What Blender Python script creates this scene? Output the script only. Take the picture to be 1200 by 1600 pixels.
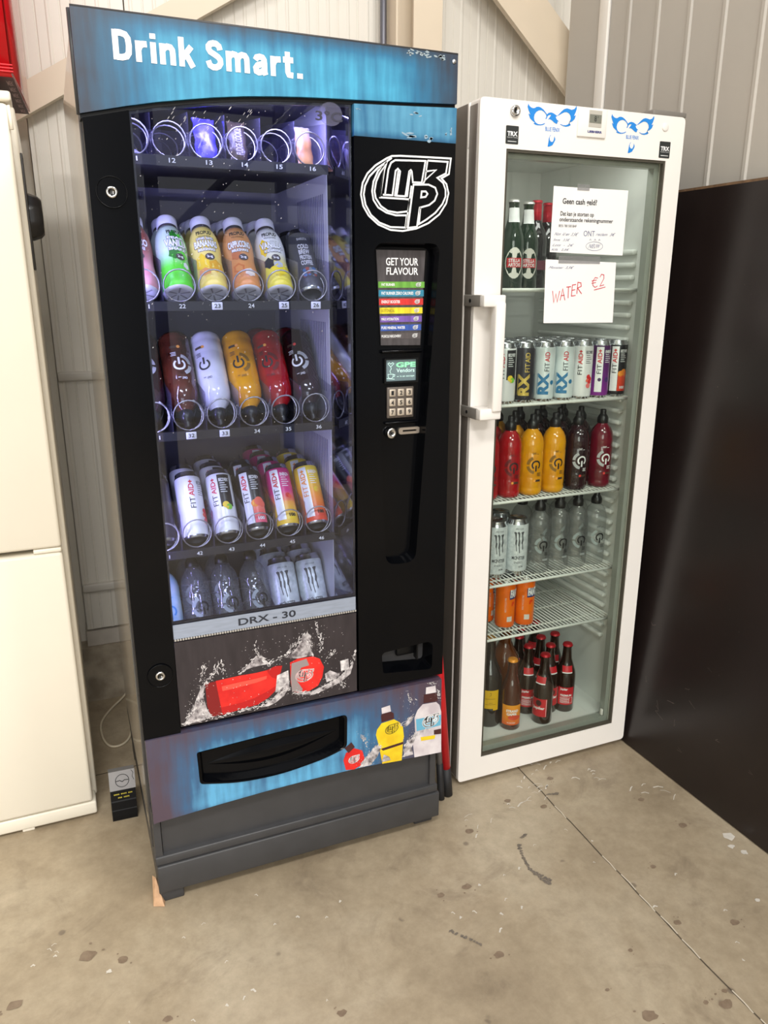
import bpy, bmesh, math, random
from mathutils import Vector, Matrix
random.seed(7)
PI = math.pi
scene = bpy.context.scene
COL = scene.collection
for o in list(bpy.data.objects):
    bpy.data.objects.remove(o)

# ------------------------------------------------------------------ camera
def make_camera():
    cd = bpy.data.cameras.new('camera')
    cam = bpy.data.objects.new('camera', cd)
    COL.objects.link(cam)
    yaw, pitch, roll = 0.3969, -0.2858, 0.0012
    f = Vector((math.sin(yaw)*math.cos(pitch), math.cos(yaw)*math.cos(pitch), math.sin(pitch)))
    r = Vector((math.cos(yaw), -math.sin(yaw), 0))
    u = r.cross(f)
    r2 = r*math.cos(roll) + u*math.sin(roll)
    u2 = -r*math.sin(roll) + u*math.cos(roll)
    m = Matrix((r2, u2, -f)).transposed().to_4x4()
    m.translation = (-0.0814, -1.5427, 1.3852)
    cam.matrix_world = m
    cd.sensor_fit = 'AUTO'
    cd.sensor_width = 36.0
    cd.lens = 1200.46/1600*36.0
    cd.clip_start = 0.02
    scene.camera = cam
make_camera()

# ------------------------------------------------------------------ light
vs = scene.view_settings
vs.view_transform = 'Standard'
vs.look = 'None'
vs.gamma = 1.0
vs.use_curve_mapping = False
vs.exposure = 0.15

world = bpy.data.worlds.new('hall_light')
scene.world = world
world.use_nodes = True
bg = world.node_tree.nodes['Background']
bg.inputs[0].default_value = (1.0, 0.98, 0.955, 1)
bg.inputs[1].default_value = 0.52

def area(name, loc, target, sx, sy, power, col=(1, .97, .93)):
    ld = bpy.data.lights.new(name, 'AREA')
    ld.shape = 'RECTANGLE'; ld.size = sx; ld.size_y = sy
    ld.energy = power; ld.color = col
    o = bpy.data.objects.new(name, ld); COL.objects.link(o)
    o.location = loc
    d = Vector(target) - Vector(loc)
    o.rotation_euler = d.to_track_quat('-Z', 'Y').to_euler()
    return o
# high-bay lamps of the hall, hung from its roof
area('hall_lamp', (2.3, -2.4, 4.6), (2.0, -1.6, 0), 1.5, .5, 165)
area('hall_lamp', (-0.9, -2.9, 4.6), (-.6, -2.2, 0), 1.5, .5, 120)
area('hall_lamp', (0.8, -5.5, 4.6), (.8, -4.5, 0), 1.6, .6, 150)

# added soft fill from behind left of the viewer, lifts the gap and interiors
area('front_fill', (-1.6, -6.6, 1.9), (0.1, 0, 1.0), 2.6, 2.6, 120, (1, .985, .96))

# ------------------------------------------------------------------ materials
def lin(c):
    out = []
    for v in c[:3]:
        v = v/255.0
        out.append(v/12.92 if v <= .04045 else ((v+.055)/1.055)**2.4)
    return (out[0], out[1], out[2], 1.0)
MATS = {}
def M(name, col=(200, 200, 200), rough=.5, metal=0., coat=0., vary=0., vscale=12., col2=None, emis=0., trans=0., bump=0., bscale=60., stretch=(1, 1, 1), spec=None):
    if name in MATS: return MATS[name]
    m = bpy.data.materials.new(name); m.use_nodes = True
    nt = m.node_tree; b = nt.nodes['Principled BSDF']
    b.inputs['Base Color'].default_value = lin(col)
    b.inputs['Roughness'].default_value = rough
    b.inputs['Metallic'].default_value = metal
    b.inputs['Coat Weight'].default_value = coat
    b.inputs['Coat Roughness'].default_value = .04
    b.inputs['Transmission Weight'].default_value = trans
    if spec is not None: b.inputs['Specular IOR Level'].default_value = spec
    if emis:
        b.inputs['Emission Color'].default_value = lin(col); b.inputs['Emission Strength'].default_value = emis
    if vary or col2 or bump:
        tc = nt.nodes.new('ShaderNodeTexCoord'); mp = nt.nodes.new('ShaderNodeMapping')
        mp.inputs['Scale'].default_value = stretch
        nt.links.new(tc.outputs['Object'], mp.inputs['Vector'])
        if vary or col2:
            n = nt.nodes.new('ShaderNodeTexNoise'); n.inputs['Scale'].default_value = vscale; n.inputs['Detail'].default_value = 5
            nt.links.new(mp.outputs[0], n.inputs['Vector'])
            r = nt.nodes.new('ShaderNodeValToRGB')
            r.color_ramp.elements[0].position = .35; r.color_ramp.elements[1].position = .65
            c1 = lin(col); c2 = lin(col2) if col2 else tuple(v*(1-vary) for v in c1[:3]) + (1,)
            r.color_ramp.elements[0].color = c2; r.color_ramp.elements[1].color = c1
            nt.links.new(n.outputs['Fac'], r.inputs['Fac']); nt.links.new(r.outputs['Color'], b.inputs['Base Color'])
        if bump:
            n2 = nt.nodes.new('ShaderNodeTexNoise'); n2.inputs['Scale'].default_value = bscale; n2.inputs['Detail'].default_value = 4
            nt.links.new(mp.outputs[0], n2.inputs['Vector'])
            bp = nt.nodes.new('ShaderNodeBump'); bp.inputs['Strength'].default_value = bump; bp.inputs['Distance'].default_value = .005
            nt.links.new(n2.outputs['Fac'], bp.inputs['Height']); nt.links.new(bp.outputs['Normal'], b.inputs['Normal'])
    MATS[name] = m
    return m

def thin_glass(name, tint=(245, 250, 248), ior=1.5, edge=0., rough=0., body=0., bodycol=(200, 210, 210)):
    """see-through pane: tinted transmission plus Fresnel reflection, optionally some milky body colour"""
    if name in MATS: return MATS[name]
    m = bpy.data.materials.new(name); m.use_nodes = True
    nt = m.node_tree; nt.nodes.clear()
    out = nt.nodes.new('ShaderNodeOutputMaterial')
    tr = nt.nodes.new('ShaderNodeBsdfTransparent'); tr.inputs[0].default_value = lin(tint)
    gl = nt.nodes.new('ShaderNodeBsdfGlossy'); gl.inputs['Roughness'].default_value = rough
    fr = nt.nodes.new('ShaderNodeFresnel'); fr.inputs[0].default_value = ior
    # the back face of a pane reflects like its front face (no total internal reflection in a thin sheet)
    gm = nt.nodes.new('ShaderNodeNewGeometry'); mi_ = nt.nodes.new('ShaderNodeMapRange')
    mi_.inputs['To Min'].default_value = ior; mi_.inputs['To Max'].default_value = 1.0/ior
    nt.links.new(gm.outputs['Backfacing'], mi_.inputs['Value']); nt.links.new(mi_.outputs[0], fr.inputs[0])
    base = tr.outputs[0]
    if edge:
        lw = nt.nodes.new('ShaderNodeLayerWeight'); lw.inputs[0].default_value = .35
        t2 = nt.nodes.new('ShaderNodeBsdfTransparent'); t2.inputs[0].default_value = tuple(v*(1-edge) for v in lin(tint)[:3]) + (1,)
        mx = nt.nodes.new('ShaderNodeMixShader')
        nt.links.new(lw.outputs['Facing'], mx.inputs[0]); nt.links.new(tr.outputs[0], mx.inputs[1]); nt.links.new(t2.outputs[0], mx.inputs[2])
        base = mx.outputs[0]
    if body:
        df = nt.nodes.new('ShaderNodeBsdfDiffuse'); df.inputs[0].default_value = lin(bodycol)
        mb = nt.nodes.new('ShaderNodeMixShader'); mb.inputs[0].default_value = body
        nt.links.new(base, mb.inputs[1]); nt.links.new(df.outputs[0], mb.inputs[2]); base = mb.outputs[0]
    mix = nt.nodes.new('ShaderNodeMixShader')
    nt.links.new(fr.outputs[0], mix.inputs[0]); nt.links.new(base, mix.inputs[1]); nt.links.new(gl.outputs[0], mix.inputs[2])
    nt.links.new(mix.outputs[0], out.inputs[0])
    MATS[name] = m
    return m

def grunge_blue(name, x0, x1, z0, z1, fl, fr_, fb, ft, dark=(40, 48, 60), mid=(44, 110, 150), light=(95, 178, 208), k=1.0):
    """printed film: streaky petrol blue with a printed dark border; fl/fr_/fb/ft = how far each border reaches in"""
    m = bpy.data.materials.new(name); m.use_nodes = True
    nt = m.node_tree; b = nt.nodes['Principled BSDF']; L = nt.links
    geo = nt.nodes.new('ShaderNodeTexCoord')
    sep = nt.nodes.new('ShaderNodeSeparateXYZ'); L.new(geo.outputs['Object'], sep.inputs[0])
    def math_(op, a, bb=None):
        n = nt.nodes.new('ShaderNodeMath'); n.operation = op
        for i, v in enumerate((a, bb)):
            if v is None: continue
            if isinstance(v, (int, float)): n.inputs[i].default_value = v
            else: L.new(v, n.inputs[i])
        return n.outputs[0]
    def side(src, lo, d):
        n = nt.nodes.new('ShaderNodeMapRange'); n.interpolation_type = 'SMOOTHSTEP'
        n.inputs['From Min'].default_value = lo; n.inputs['From Max'].default_value = lo+d
        L.new(src, n.inputs['Value']); return n.outputs[0]
    X, Z = sep.outputs['X'], sep.outputs['Z']
    e = math_('MULTIPLY', math_('MULTIPLY', side(X, x0, fl), side(X, x1, -fr_)), math_('MULTIPLY', side(Z, z0, fb), side(Z, z1, -ft)))
    def noise(scale, vec, det=6):
        mp = nt.nodes.new('ShaderNodeMapping'); mp.inputs['Scale'].default_value = vec; L.new(geo.outputs['Object'], mp.inputs[0])
        n = nt.nodes.new('ShaderNodeTexNoise'); n.inputs['Scale'].default_value = scale; n.inputs['Detail'].default_value = det
        L.new(mp.outputs[0], n.inputs['Vector']); return n.outputs['Fac']
    streak = noise(1.0, (60, 60, 6)); blot = noise(7.0, (1, 1, 1.6))
    tex = math_('ADD', math_('MULTIPLY', math_('SUBTRACT', streak, .5), 1.1), math_('MULTIPLY', math_('SUBTRACT', blot, .5), 1.0))
    f = math_('ADD', math_('MULTIPLY', e, .78*k), math_('MULTIPLY', tex, math_('ADD', math_('MULTIPLY', e, .6), .35)))
    r = nt.nodes.new('ShaderNodeValToRGB'); r.color_ramp.elements[0].color = lin(dark); r.color_ramp.elements[1].color = lin(light)
    q = r.color_ramp.elements.new(.5); q.color = lin(mid)
    L.new(f, r.inputs['Fac']); L.new(r.outputs['Color'], b.inputs['Base Color'])
    b.inputs['Roughness'].default_value = .35
    b.inputs['Coat Weight'].default_value = .15
    MATS[name] = m
    return m

def banded(name, stops, rough=.3, metal=0., axis='Z', noise=0.):
    """print that changes along the object's own axis: stops = [(height in metres, colour)]"""
    if name in MATS: return MATS[name]
    m = bpy.data.materials.new(name); m.use_nodes = True
    nt = m.node_tree; b = nt.nodes['Principled BSDF']; L = nt.links
    tc = nt.nodes.new('ShaderNodeTexCoord'); sp = nt.nodes.new('ShaderNodeSeparateXYZ'); L.new(tc.outputs['Object'], sp.inputs[0])
    mr = nt.nodes.new('ShaderNodeMapRange'); mr.inputs['From Min'].default_value = stops[0][0]; mr.inputs['From Max'].default_value = stops[-1][0]
    L.new(sp.outputs[axis], mr.inputs['Value'])
    r = nt.nodes.new('ShaderNodeValToRGB')
    a, z = stops[0][0], stops[-1][0]
    r.color_ramp.elements[0].color = lin(stops[0][1]); r.color_ramp.elements[1].color = lin(stops[-1][1])
    for s, c in stops[1:-1]:
        e = r.color_ramp.elements.new((s-a)/(z-a)); e.color = lin(c)
    L.new(mr.outputs[0], r.inputs['Fac']); L.new(r.outputs['Color'], b.inputs['Base Color'])
    b.inputs['Roughness'].default_value = rough; b.inputs['Metallic'].default_value = metal
    MATS[name] = m
    return m

# ------------------------------------------------------------------ geometry helpers
class G:
    """collects vertices and faces, becomes ONE mesh object"""
    def __init__(s): s.v = []; s.f = []; s.mi = []; s.sm = []
    def add(s, verts, faces, mi=0, smooth=False):
        k = len(s.v); s.v += [tuple(p) for p in verts]
        for f in faces:
            s.f.append(tuple(i+k for i in f)); s.mi.append(mi); s.sm.append(smooth)
        return s
    def box(s, x0, x1, y0, y1, z0, z1, mi=0):
        v = [(x0,y0,z0),(x1,y0,z0),(x1,y1,z0),(x0,y1,z0),(x0,y0,z1),(x1,y0,z1),(x1,y1,z1),(x0,y1,z1)]
        return s.add(v, [(0,3,2,1),(4,5,6,7),(0,1,5,4),(1,2,6,5),(2,3,7,6),(3,0,4,7)], mi)
    def rbox(s, x0, x1, y0, y1, z0, z1, r=.004, seg=2, mi=0):
        bm = bmesh.new()
        bmesh.ops.create_cube(bm, size=1)
        for v in bm.verts:
            v.co = ((x0+x1)/2+v.co.x*(x1-x0), (y0+y1)/2+v.co.y*(y1-y0), (z0+z1)/2+v.co.z*(z1-z0))
        bmesh.ops.bevel(bm, geom=list(bm.edges), offset=r, segments=seg, profile=.5, affect='EDGES')
        return s.bm(bm, mi, True)
    def bm(s, bm, mi=0, smooth=False):
        bm.verts.index_update()
        s.add([v.co for v in bm.verts], [[v.index for v in f.verts] for f in bm.faces], mi, smooth)
        bm.free(); return s
    def tube(s, pts, r, seg=8, mi=0, cap=True, r1=None):
        pts = [Vector(p) for p in pts]; n = len(pts); rings = []
        t = (pts[1]-pts[0]).normalized()
        a = t.orthogonal().normalized()
        vs_, fs = [], []
        for i, p in enumerate(pts):
            t2 = ((pts[min(i+1, n-1)]-pts[max(i-1, 0)])).normalized()
            a = (a - t2*a.dot(t2)).normalized(); b = t2.cross(a)
            rr = r if r1 is None else r+(r1-r)*i/(n-1)
            for k in range(seg):
                w = 2*PI*k/seg
                vs_.append(p+a*rr*math.cos(w)+b*rr*math.sin(w))
        for i in range(n-1):
            for k in range(seg):
                k2 = (k+1) % seg
                fs.append((i*seg+k, i*seg+k2, (i+1)*seg+k2, (i+1)*seg+k))
        if cap:
            fs.append(tuple(range(seg))[::-1]); fs.append(tuple((n-1)*seg+k for k in range(seg)))
        return s.add(vs_, fs, mi, True)
    def lathe(s, prof, seg=28, mi=0, mis=None, c=(0, 0, 0)):
        """prof = [(radius, z)] about the z axis"""
        vs_, fs, ms = [], [], []
        n = len(prof)
        for (r, z) in prof:
            for k in range(seg):
                w = 2*PI*k/seg
                vs_.append((c[0]+r*math.sin(w), c[1]-r*math.cos(w), c[2]+z))
        for i in range(n-1):
            for k in range(seg):
                k2 = (k+1) % seg
                fs.append((i*seg+k, i*seg+k2, (i+1)*seg+k2, (i+1)*seg+k)); ms.append(mis[i] if mis else mi)
        k0 = len(s.v)
        s.add(vs_, fs, mi, True)
        if mis:
            s.mi[-len(fs):] = ms
        if prof[0][0] > 1e-6: s.f.append(tuple(k0+k for k in range(seg))[::-1]); s.mi.append(ms[0] if mis else mi); s.sm.append(False)
        if prof[-1][0] > 1e-6: s.f.append(tuple(k0+(n-1)*seg+k for k in range(seg))); s.mi.append(ms[-1] if mis else mi); s.sm.append(False)
        return s
    def plate(s, outer, holes, y0, y1, mi=0, back=True):
        """flat sheet in x/z with holes, thickness y0..y1"""
        bm = bmesh.new(); loops = []
        for lp in [outer]+list(holes):
            vv = [bm.verts.new((x, y0, z)) for x, z in lp]
            ee = [bm.edges.new((vv[i], vv[(i+1) % len(vv)])) for i in range(len(vv))]
            loops.append(vv)
        bmesh.ops.triangle_fill(bm, use_beauty=True, use_dissolve=False, edges=list(bm.edges))
        front = list(bm.faces)
        bk = {}
        for lp in loops:
            for v in lp: bk[v] = bm.verts.new((v.co.x, y1, v.co.z))
        for lp in loops:
            for i in range(len(lp)):
                a, b = lp[i], lp[(i+1) % len(lp)]
                bm.faces.new((a, b, bk[b], bk[a]))
        if back:
            for f in front: bm.faces.new([bk[v] for v in reversed(f.verts)])
        bmesh.ops.recalc_face_normals(bm, faces=list(bm.faces))
        return s.bm(bm, mi)
    def flat(s, pts, y, mi=0):
        """printed shape lying in the plane y"""
        return s.add([(x, y, z) for x, z in pts], [tuple(range(len(pts)))], mi)
    def stroke(s, pts, w, y, mi=0):
        P = [Vector(p) for p in pts]; n = len(P); closed = (P[0]-P[-1]).length < 1e-6
        a_, b_ = [], []
        for i in range(n):
            if closed and i in (0, n-1): d0 = P[-1]-P[-2]; d1 = P[1]-P[0]
            else:
                d0 = P[i]-P[i-1] if i else P[1]-P[0]
                d1 = P[i+1]-P[i] if i < n-1 else P[-1]-P[-2]
            d0 = d0.normalized(); d1 = d1.normalized()
            n0 = Vector((-d0.y, d0.x)); n1 = Vector((-d1.y, d1.x)); m = n0+n1
            if m.length < .3: m = n1
            m.normalize(); k = min(1.0/max(m.dot(n1), .45), 2.0)
            a_.append(P[i]+m*w/2*k); b_.append(P[i]-m*w/2*k)
        vs_ = [(p.x, y, p.y) for p in a_]+[(p.x, y, p.y) for p in b_]
        return s.add(vs_, [(i, i+1, n+i+1, n+i) for i in range(n-1)], mi)
    def blob(s, x, z, rx, rz, ang, y, n=8, mi=0, wob=.25):
        pts = []
        for k in range(n):
            w = 2*PI*k/n; q = 1+random.uniform(-wob, wob)
            px, pz = rx*q*math.cos(w), rz*q*math.sin(w)
            pts.append((x+px*math.cos(ang)-pz*math.sin(ang), z+px*math.sin(ang)+pz*math.cos(ang)))
        return s.flat(pts, y, mi)
    def text(s, t, x0, z0, x1, z1, y, mi=0, bold=.0, shear=0., rot=0.):
        v, f = text_geo(t, bold)
        out = []
        for a, b in v:
            px = x0+(x1-x0)*(a+shear*(b-.5)); pz = z0+(z1-z0)*b
            if rot:
                cx, cz = (x0+x1)/2, (z0+z1)/2; dx, dz = px-cx, pz-cz
                px = cx+dx*math.cos(rot)-dz*math.sin(rot); pz = cz+dx*math.sin(rot)+dz*math.cos(rot)
            out.append((px, y, pz))
        return s.add(out, f, mi)
    def wrap(s, pts, faces, R, mi=0):
        """(u, v) millimetre-true layout bent around the object's z axis; R = radius or function of v"""
        out = []
        for u, v in pts:
            r = (R(v) if callable(R) else R)
            w = u/(R(v) if callable(R) else R)
            out.append((r*math.sin(w), -r*math.cos(w), v))
        return s.add(out, faces, mi, True)
    def wrap_rect(s, u0, u1, v0, v1, R, mi=0, nu=None, nv=6):
        nu = nu or max(2, int(abs(u1-u0)/.006))
        pts = [(u0+(u1-u0)*i/nu, v0+(v1-v0)*j/nv) for j in range(nv+1) for i in range(nu+1)]
        fs = [(j*(nu+1)+i, j*(nu+1)+i+1, (j+1)*(nu+1)+i+1, (j+1)*(nu+1)+i) for j in range(nv) for i in range(nu)]
        return s.wrap(pts, fs, R, mi)
    def wrap_disc(s, u, v, ru, rv, R, mi=0, n=14):
        pts = [(u, v)]+[(u+ru*math.cos(2*PI*k/n), v+rv*math.sin(2*PI*k/n)) for k in range(n)]
        ex = ru*ru/(8*.029); R = (lambda q, R=R: R(q)+ex) if callable(R) else R+ex
        return s.wrap(pts, [(0, 1+k, 1+(k+1) % n) for k in range(n)], R, mi)
    def wrap_stroke(s, pts, w, R, mi=0):
        g = G(); g.stroke(pts, w, 0)
        return s.wrap([(p[0], p[2]) for p in g.v], g.f, R, mi)
    def wrap_text(s, t, u0, v0, u1, v1, R, mi=0, bold=0., up=False):
        v, f = text_geo(t, bold, up)
        if up: R = (lambda q, R=R: R(q)+.0002) if callable(R) else R+.0002
        if up: pts = [(u1-(u1-u0)*b, v0+(v1-v0)*a) for a, b in v]
        else: pts = [(u0+(u1-u0)*a, v0+(v1-v0)*b) for a, b in v]
        return s.wrap(pts, f, R, mi)
    def mesh(s, name, mats):
        me = bpy.data.meshes.new(name)
        me.from_pydata(s.v, [], s.f)
        if not isinstance(mats, (list, tuple)): mats = [mats]
        for m in mats: me.materials.append(m)
        me.polygons.foreach_set('material_index', s.mi)
        me.polygons.foreach_set('use_smooth', s.sm)
        me.update()
        return me
    def obj(s, name, mats, parent=None, **kw):
        return link(name, s.mesh(name, mats), parent, **kw)

def link(name, me, parent=None, label=None, cat=None, group=None, kind=None):
    o = bpy.data.objects.new(name, me); COL.objects.link(o)
    if parent is not None:
        o.parent = parent
        p = parent
        while p.parent is not None: p = p.parent
        if p.get('_world') and parent is p: o.matrix_parent_inverse = Matrix.Translation(-p.location)
    return tag(o, label, cat, group, kind)
def tag(o, label=None, cat=None, group=None, kind=None):
    if label: o['label'] = label
    if cat: o['category'] = cat
    if group: o['group'] = group
    if kind: o['kind'] = kind
    return o
def root(name, loc, label, cat, group=None, world=True):
    o = bpy.data.objects.new(name, None); COL.objects.link(o)
    o.empty_display_size = .05
    o.location = loc
    if world: o['_world'] = 1
    return tag(o, label, cat, group)
def copy_tree(o, parent=None):
    c = o.copy(); COL.objects.link(c)
    if parent is not None: c.parent = parent
    for ch in o.children: copy_tree(ch, c)
    return c

TEXT = {}
def text_geo(t, bold=0., dense=False):
    key = (t, bold, dense)
    if key in TEXT: return TEXT[key]
    cu = bpy.data.curves.new('t', 'FONT'); cu.body = t; cu.size = 1.0; cu.resolution_u = 3; cu.offset = bold
    ob = bpy.data.objects.new('t', cu); COL.objects.link(ob)
    dg = bpy.context.evaluated_depsgraph_get()
    me = bpy.data.meshes.new_from_object(ob.evaluated_get(dg))
    if dense:      # enough vertices to bend around a bottle
        bm = bmesh.new(); bm.from_mesh(me); bmesh.ops.triangulate(bm, faces=list(bm.faces))
        for _ in range(5):
            long_ = [e for e in bm.edges if e.calc_length() > .22]
            if not long_: break
            bmesh.ops.subdivide_edges(bm, edges=long_, cuts=1); bmesh.ops.triangulate(bm, faces=list(bm.faces))
        bm.to_mesh(me); bm.free()
    vs_ = [(v.co.x, v.co.y) for v in me.vertices]; fs = [tuple(p.vertices) for p in me.polygons]
    bpy.data.objects.remove(ob); bpy.data.curves.remove(cu); bpy.data.meshes.remove(me)
    x0 = min(v[0] for v in vs_); x1 = max(v[0] for v in vs_); y0 = min(v[1] for v in vs_); y1 = max(v[1] for v in vs_)
    out = [((a-x0)/(x1-x0), (b-y0)/(y1-y0)) for a, b in vs_]
    TEXT[key] = (out, fs)
    return TEXT[key]

GLYPH = {'D': (.62, [[(.11, 0), (.11, 1)], [(.11, .905), (.28, .905), (.42, .86), (.49, .74), (.51, .5), (.49, .26), (.42, .14), (.28, .095), (.11, .095)]]),
 'r': (.40, [[(.11, 0), (.11, .71)], [(.11, .40), (.16, .54), (.25, .61), (.38, .615)]]), 'i': (.22, [[(.11, 0), (.11, .71)], [(.11, .82), (.11, 1)]]),
 'n': (.54, [[(.11, 0), (.11, .71)], [(.11, .46), (.17, .57), (.27, .62), (.37, .60), (.42, .52), (.43, .42), (.43, 0)]]),
 'k': (.52, [[(.11, 0), (.11, 1)], [(.12, .27), (.43, .71)], [(.24, .46), (.46, 0)]]), ' ': (.22, []),
 'S': (.60, [[(.50, .70), (.47, .83), (.38, .905), (.29, .915), (.19, .88), (.13, .80), (.13, .70), (.18, .61), (.30, .54), (.42, .46), (.49, .37), (.50, .25), (.44, .14), (.34, .085), (.25, .085), (.15, .14), (.10, .30)]]),
 'm': (.84, [[(.11, 0), (.11, .71)], [(.11, .46), (.17, .57), (.26, .62), (.35, .60), (.40, .52), (.41, .42), (.41, 0)], [(.41, .46), (.47, .57), (.56, .62), (.66, .60), (.71, .52), (.72, .42), (.72, 0)]]),
 'a': (.54, [[(.11, .50), (.16, .60), (.26, .635), (.36, .61), (.41, .53), (.42, .42), (.42, .1), (.45, 0)], [(.42, .40), (.30, .37), (.18, .32), (.115, .22), (.13, .11), (.21, .07), (.31, .10), (.42, .20)]]),
 't': (.40, [[(.16, .92), (.16, .2), (.20, .10), (.35, .085)], [(0, .63), (.36, .63)]]), '.': (.26, [[(.13, 0), (.13, .19)]])}
def bold_lettering(g, t, x0, z0, x1, z1, y, w=.178):
    tot = sum(GLYPH[c][0] for c in t)+.06*(len(t)-1); k = (x1-x0)/tot; h = z1-z0; x = 0
    for c in t:
        for i, s in enumerate(GLYPH[c][1]):
            q = G(); q.stroke([(a, b*h/k) for a, b in s], w if c != '.' else .2, 0)
            g.add([(x0+(x+p[0])*k, y-.00008*i, z0+p[2]*k) for p in q.v], q.f)
        x += GLYPH[c][0]+.06
def round_poly(pts, r, n=5):
    out = []; N = len(pts)
    for i in range(N):
        p0, p, p1 = Vector(pts[i-1]), Vector(pts[i]), Vector(pts[(i+1) % N])
        a = (p0-p).normalized(); b = (p1-p).normalized()
        rr = r[i] if isinstance(r, (list, tuple)) else r
        rr = min(rr, (p0-p).length*.45, (p1-p).length*.45)
        s, e = p+a*rr, p+b*rr
        for k in range(n+1):
            t = k/n
            q = s*(1-t)**2+p*2*t*(1-t)+e*t*t
            out.append((q.x, q.y))
    return out
def scale_poly(pts, k, dx=0, dz=0):
    cx = sum(p[0] for p in pts)/len(pts); cz = sum(p[1] for p in pts)/len(pts)
    return [(cx+(x-cx)*k+dx, cz+(z-cz)*k+dz) for x, z in pts]
def interp(tab, x):
    if x <= tab[0][0]: return tab[0][1]
    for (a, b), (c_, d) in zip(tab, tab[1:]):
        if x <= c_: return b+(d-b)*(x-a)/(c_-a)
    return tab[-1][1]
def spray(g, curves, n, spread, size, y, mi=0, ribbons=True):
    for c in curves:
        seg = [(Vector(a), Vector(b)) for a, b in zip(c, c[1:])]
        tot = sum((b-a).length for a, b in seg)
        for a, b in seg:
            cnt = max(2, int(n*(b-a).length))
            ang = math.atan2(b.y-a.y, b.x-a.x)
            for _ in range(cnt):
                t = random.random(); q = a.lerp(b, t)
                off = random.gauss(0, spread); off2 = random.gauss(0, spread)
                k = random.random()
                if k < .55: g.blob(q.x+off*.35, q.y+off2*.35, size*random.uniform(.6, 2.6), size*random.uniform(.25, .7), ang+random.uniform(-.6, .6), y-random.random()*2e-4, 7, mi, .35)
                else: g.blob(q.x+off*1.4, q.y+off2*1.4, size*random.uniform(.15, .5), size*random.uniform(.15, .5), 0, y-random.random()*2e-4, 6, mi, .2)

# ------------------------------------------------------------------ traced artwork (metres, x / z on the panel)
LOGO = [[(0.7146,1.6388),(0.7107,1.6088),(0.6936,1.6001),(0.7055,1.5894),(0.7108,1.572),(0.7059,1.552),(0.6905,1.5301),(0.6655,1.512),(0.6375,1.5005),(0.6065,1.4949),(0.579,1.4963),(0.5518,1.506),(0.531,1.5222),(0.5193,1.5397),(0.5145,1.5611),(0.5182,1.5827),(0.5285,1.6007),(0.5461,1.6167),(0.5696,1.6305),(0.5814,1.6357),(0.5993,1.6372),(0.66,1.6382),(0.7146,1.6388)],[(0.5702,1.6243),(0.5504,1.6119),(0.5328,1.5954),(0.5234,1.5779),(0.5204,1.5614),(0.5243,1.5425),(0.5361,1.5236),(0.5548,1.5095),(0.579,1.5018),(0.6126,1.5017),(0.6155,1.5255),(0.591,1.5247),(0.5698,1.5292),(0.5518,1.5384),(0.5415,1.5521),(0.5386,1.5685),(0.5416,1.5863),(0.5519,1.607),(0.5702,1.6243)],[(0.5652,1.6152),(0.5549,1.6021),(0.5475,1.5866),(0.5439,1.5687),(0.5465,1.5561),(0.5578,1.5411),(0.5728,1.5326),(0.594,1.53),(0.6194,1.5335),(0.6213,1.5565),(0.5557,1.5577),(0.5652,1.6152)],[(0.5667,1.5633),(0.5741,1.6106),(0.58,1.6235),(0.5889,1.6286),(0.6564,1.6309),(0.6485,1.5894),(0.6285,1.5892),(0.6258,1.6096),(0.6237,1.612),(0.6201,1.6093),(0.612,1.5619),(0.5923,1.5621),(0.6001,1.6082),(0.595,1.613),(0.5899,1.609),(0.5832,1.5627),(0.5623,1.5629)],[(0.5557,1.5577),(0.5652,1.6089),(0.5711,1.6256),(0.5814,1.6324)],[(0.5884,1.5609),(0.5959,1.6088)],[(0.6157,1.561),(0.6225,1.6102)],[(0.6611,1.6319),(0.7075,1.632),(0.7037,1.6097),(0.6841,1.6004),(0.6979,1.5912),(0.7036,1.5783),(0.704,1.5651),(0.697,1.5503),(0.6809,1.5325),(0.6591,1.5179),(0.6436,1.5095),(0.6462,1.5418)],[(0.6611,1.6319),(0.6556,1.5944),(0.6807,1.615),(0.6574,1.6112)],[(0.6556,1.5944),(0.6517,1.5869)],[(0.6301,1.5849),(0.6182,1.5013),(0.639,1.5038),(0.6447,1.5412),(0.6664,1.5473),(0.6788,1.5562),(0.6848,1.5696),(0.6798,1.5812),(0.6641,1.5865),(0.6301,1.5849)],[(0.6256,1.5826),(0.6136,1.5012)],[(0.6488,1.5728),(0.6581,1.5732),(0.6623,1.5687),(0.6577,1.5627),(0.6474,1.5612),(0.6488,1.5728)]]
SPLASH_SHAPES = {'base':[(0.1412,0.5484),(0.1644,0.5489),(0.1744,0.4638),(0.1497,0.4631),(0.1422,0.4926)],'body':[(0.1644,0.5498),(0.2175,0.5517),(0.2561,0.5509),(0.2797,0.5524),(0.2997,0.559),(0.3155,0.5567),(0.3118,0.5415),(0.3024,0.5262),(0.2973,0.4969),(0.2807,0.483),(0.2564,0.471),(0.2288,0.4686),(0.2015,0.4661),(0.1744,0.4629),(0.1654,0.5044)],'cap':[(0.3337,0.5608),(0.3521,0.5671),(0.3724,0.5661),(0.3888,0.5659),(0.405,0.5566),(0.4149,0.5336),(0.4102,0.508),(0.3993,0.4881),(0.3782,0.4793),(0.3534,0.4794),(0.3373,0.486),(0.334,0.5108)],'grey':[(0.3376,0.5579),(0.3731,0.5629),(0.3792,0.5452),(0.3595,0.5426),(0.3483,0.5122),(0.3619,0.4873),(0.3576,0.4802),(0.3364,0.4862),(0.3343,0.5195)],'band':[(0.3027,0.5348),(0.3291,0.5423),(0.3302,0.516),(0.3172,0.4926),(0.2971,0.4926)],'nozzle':[(0.4551,0.541),(0.4755,0.5427),(0.4769,0.5165),(0.4568,0.5139)]}
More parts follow.
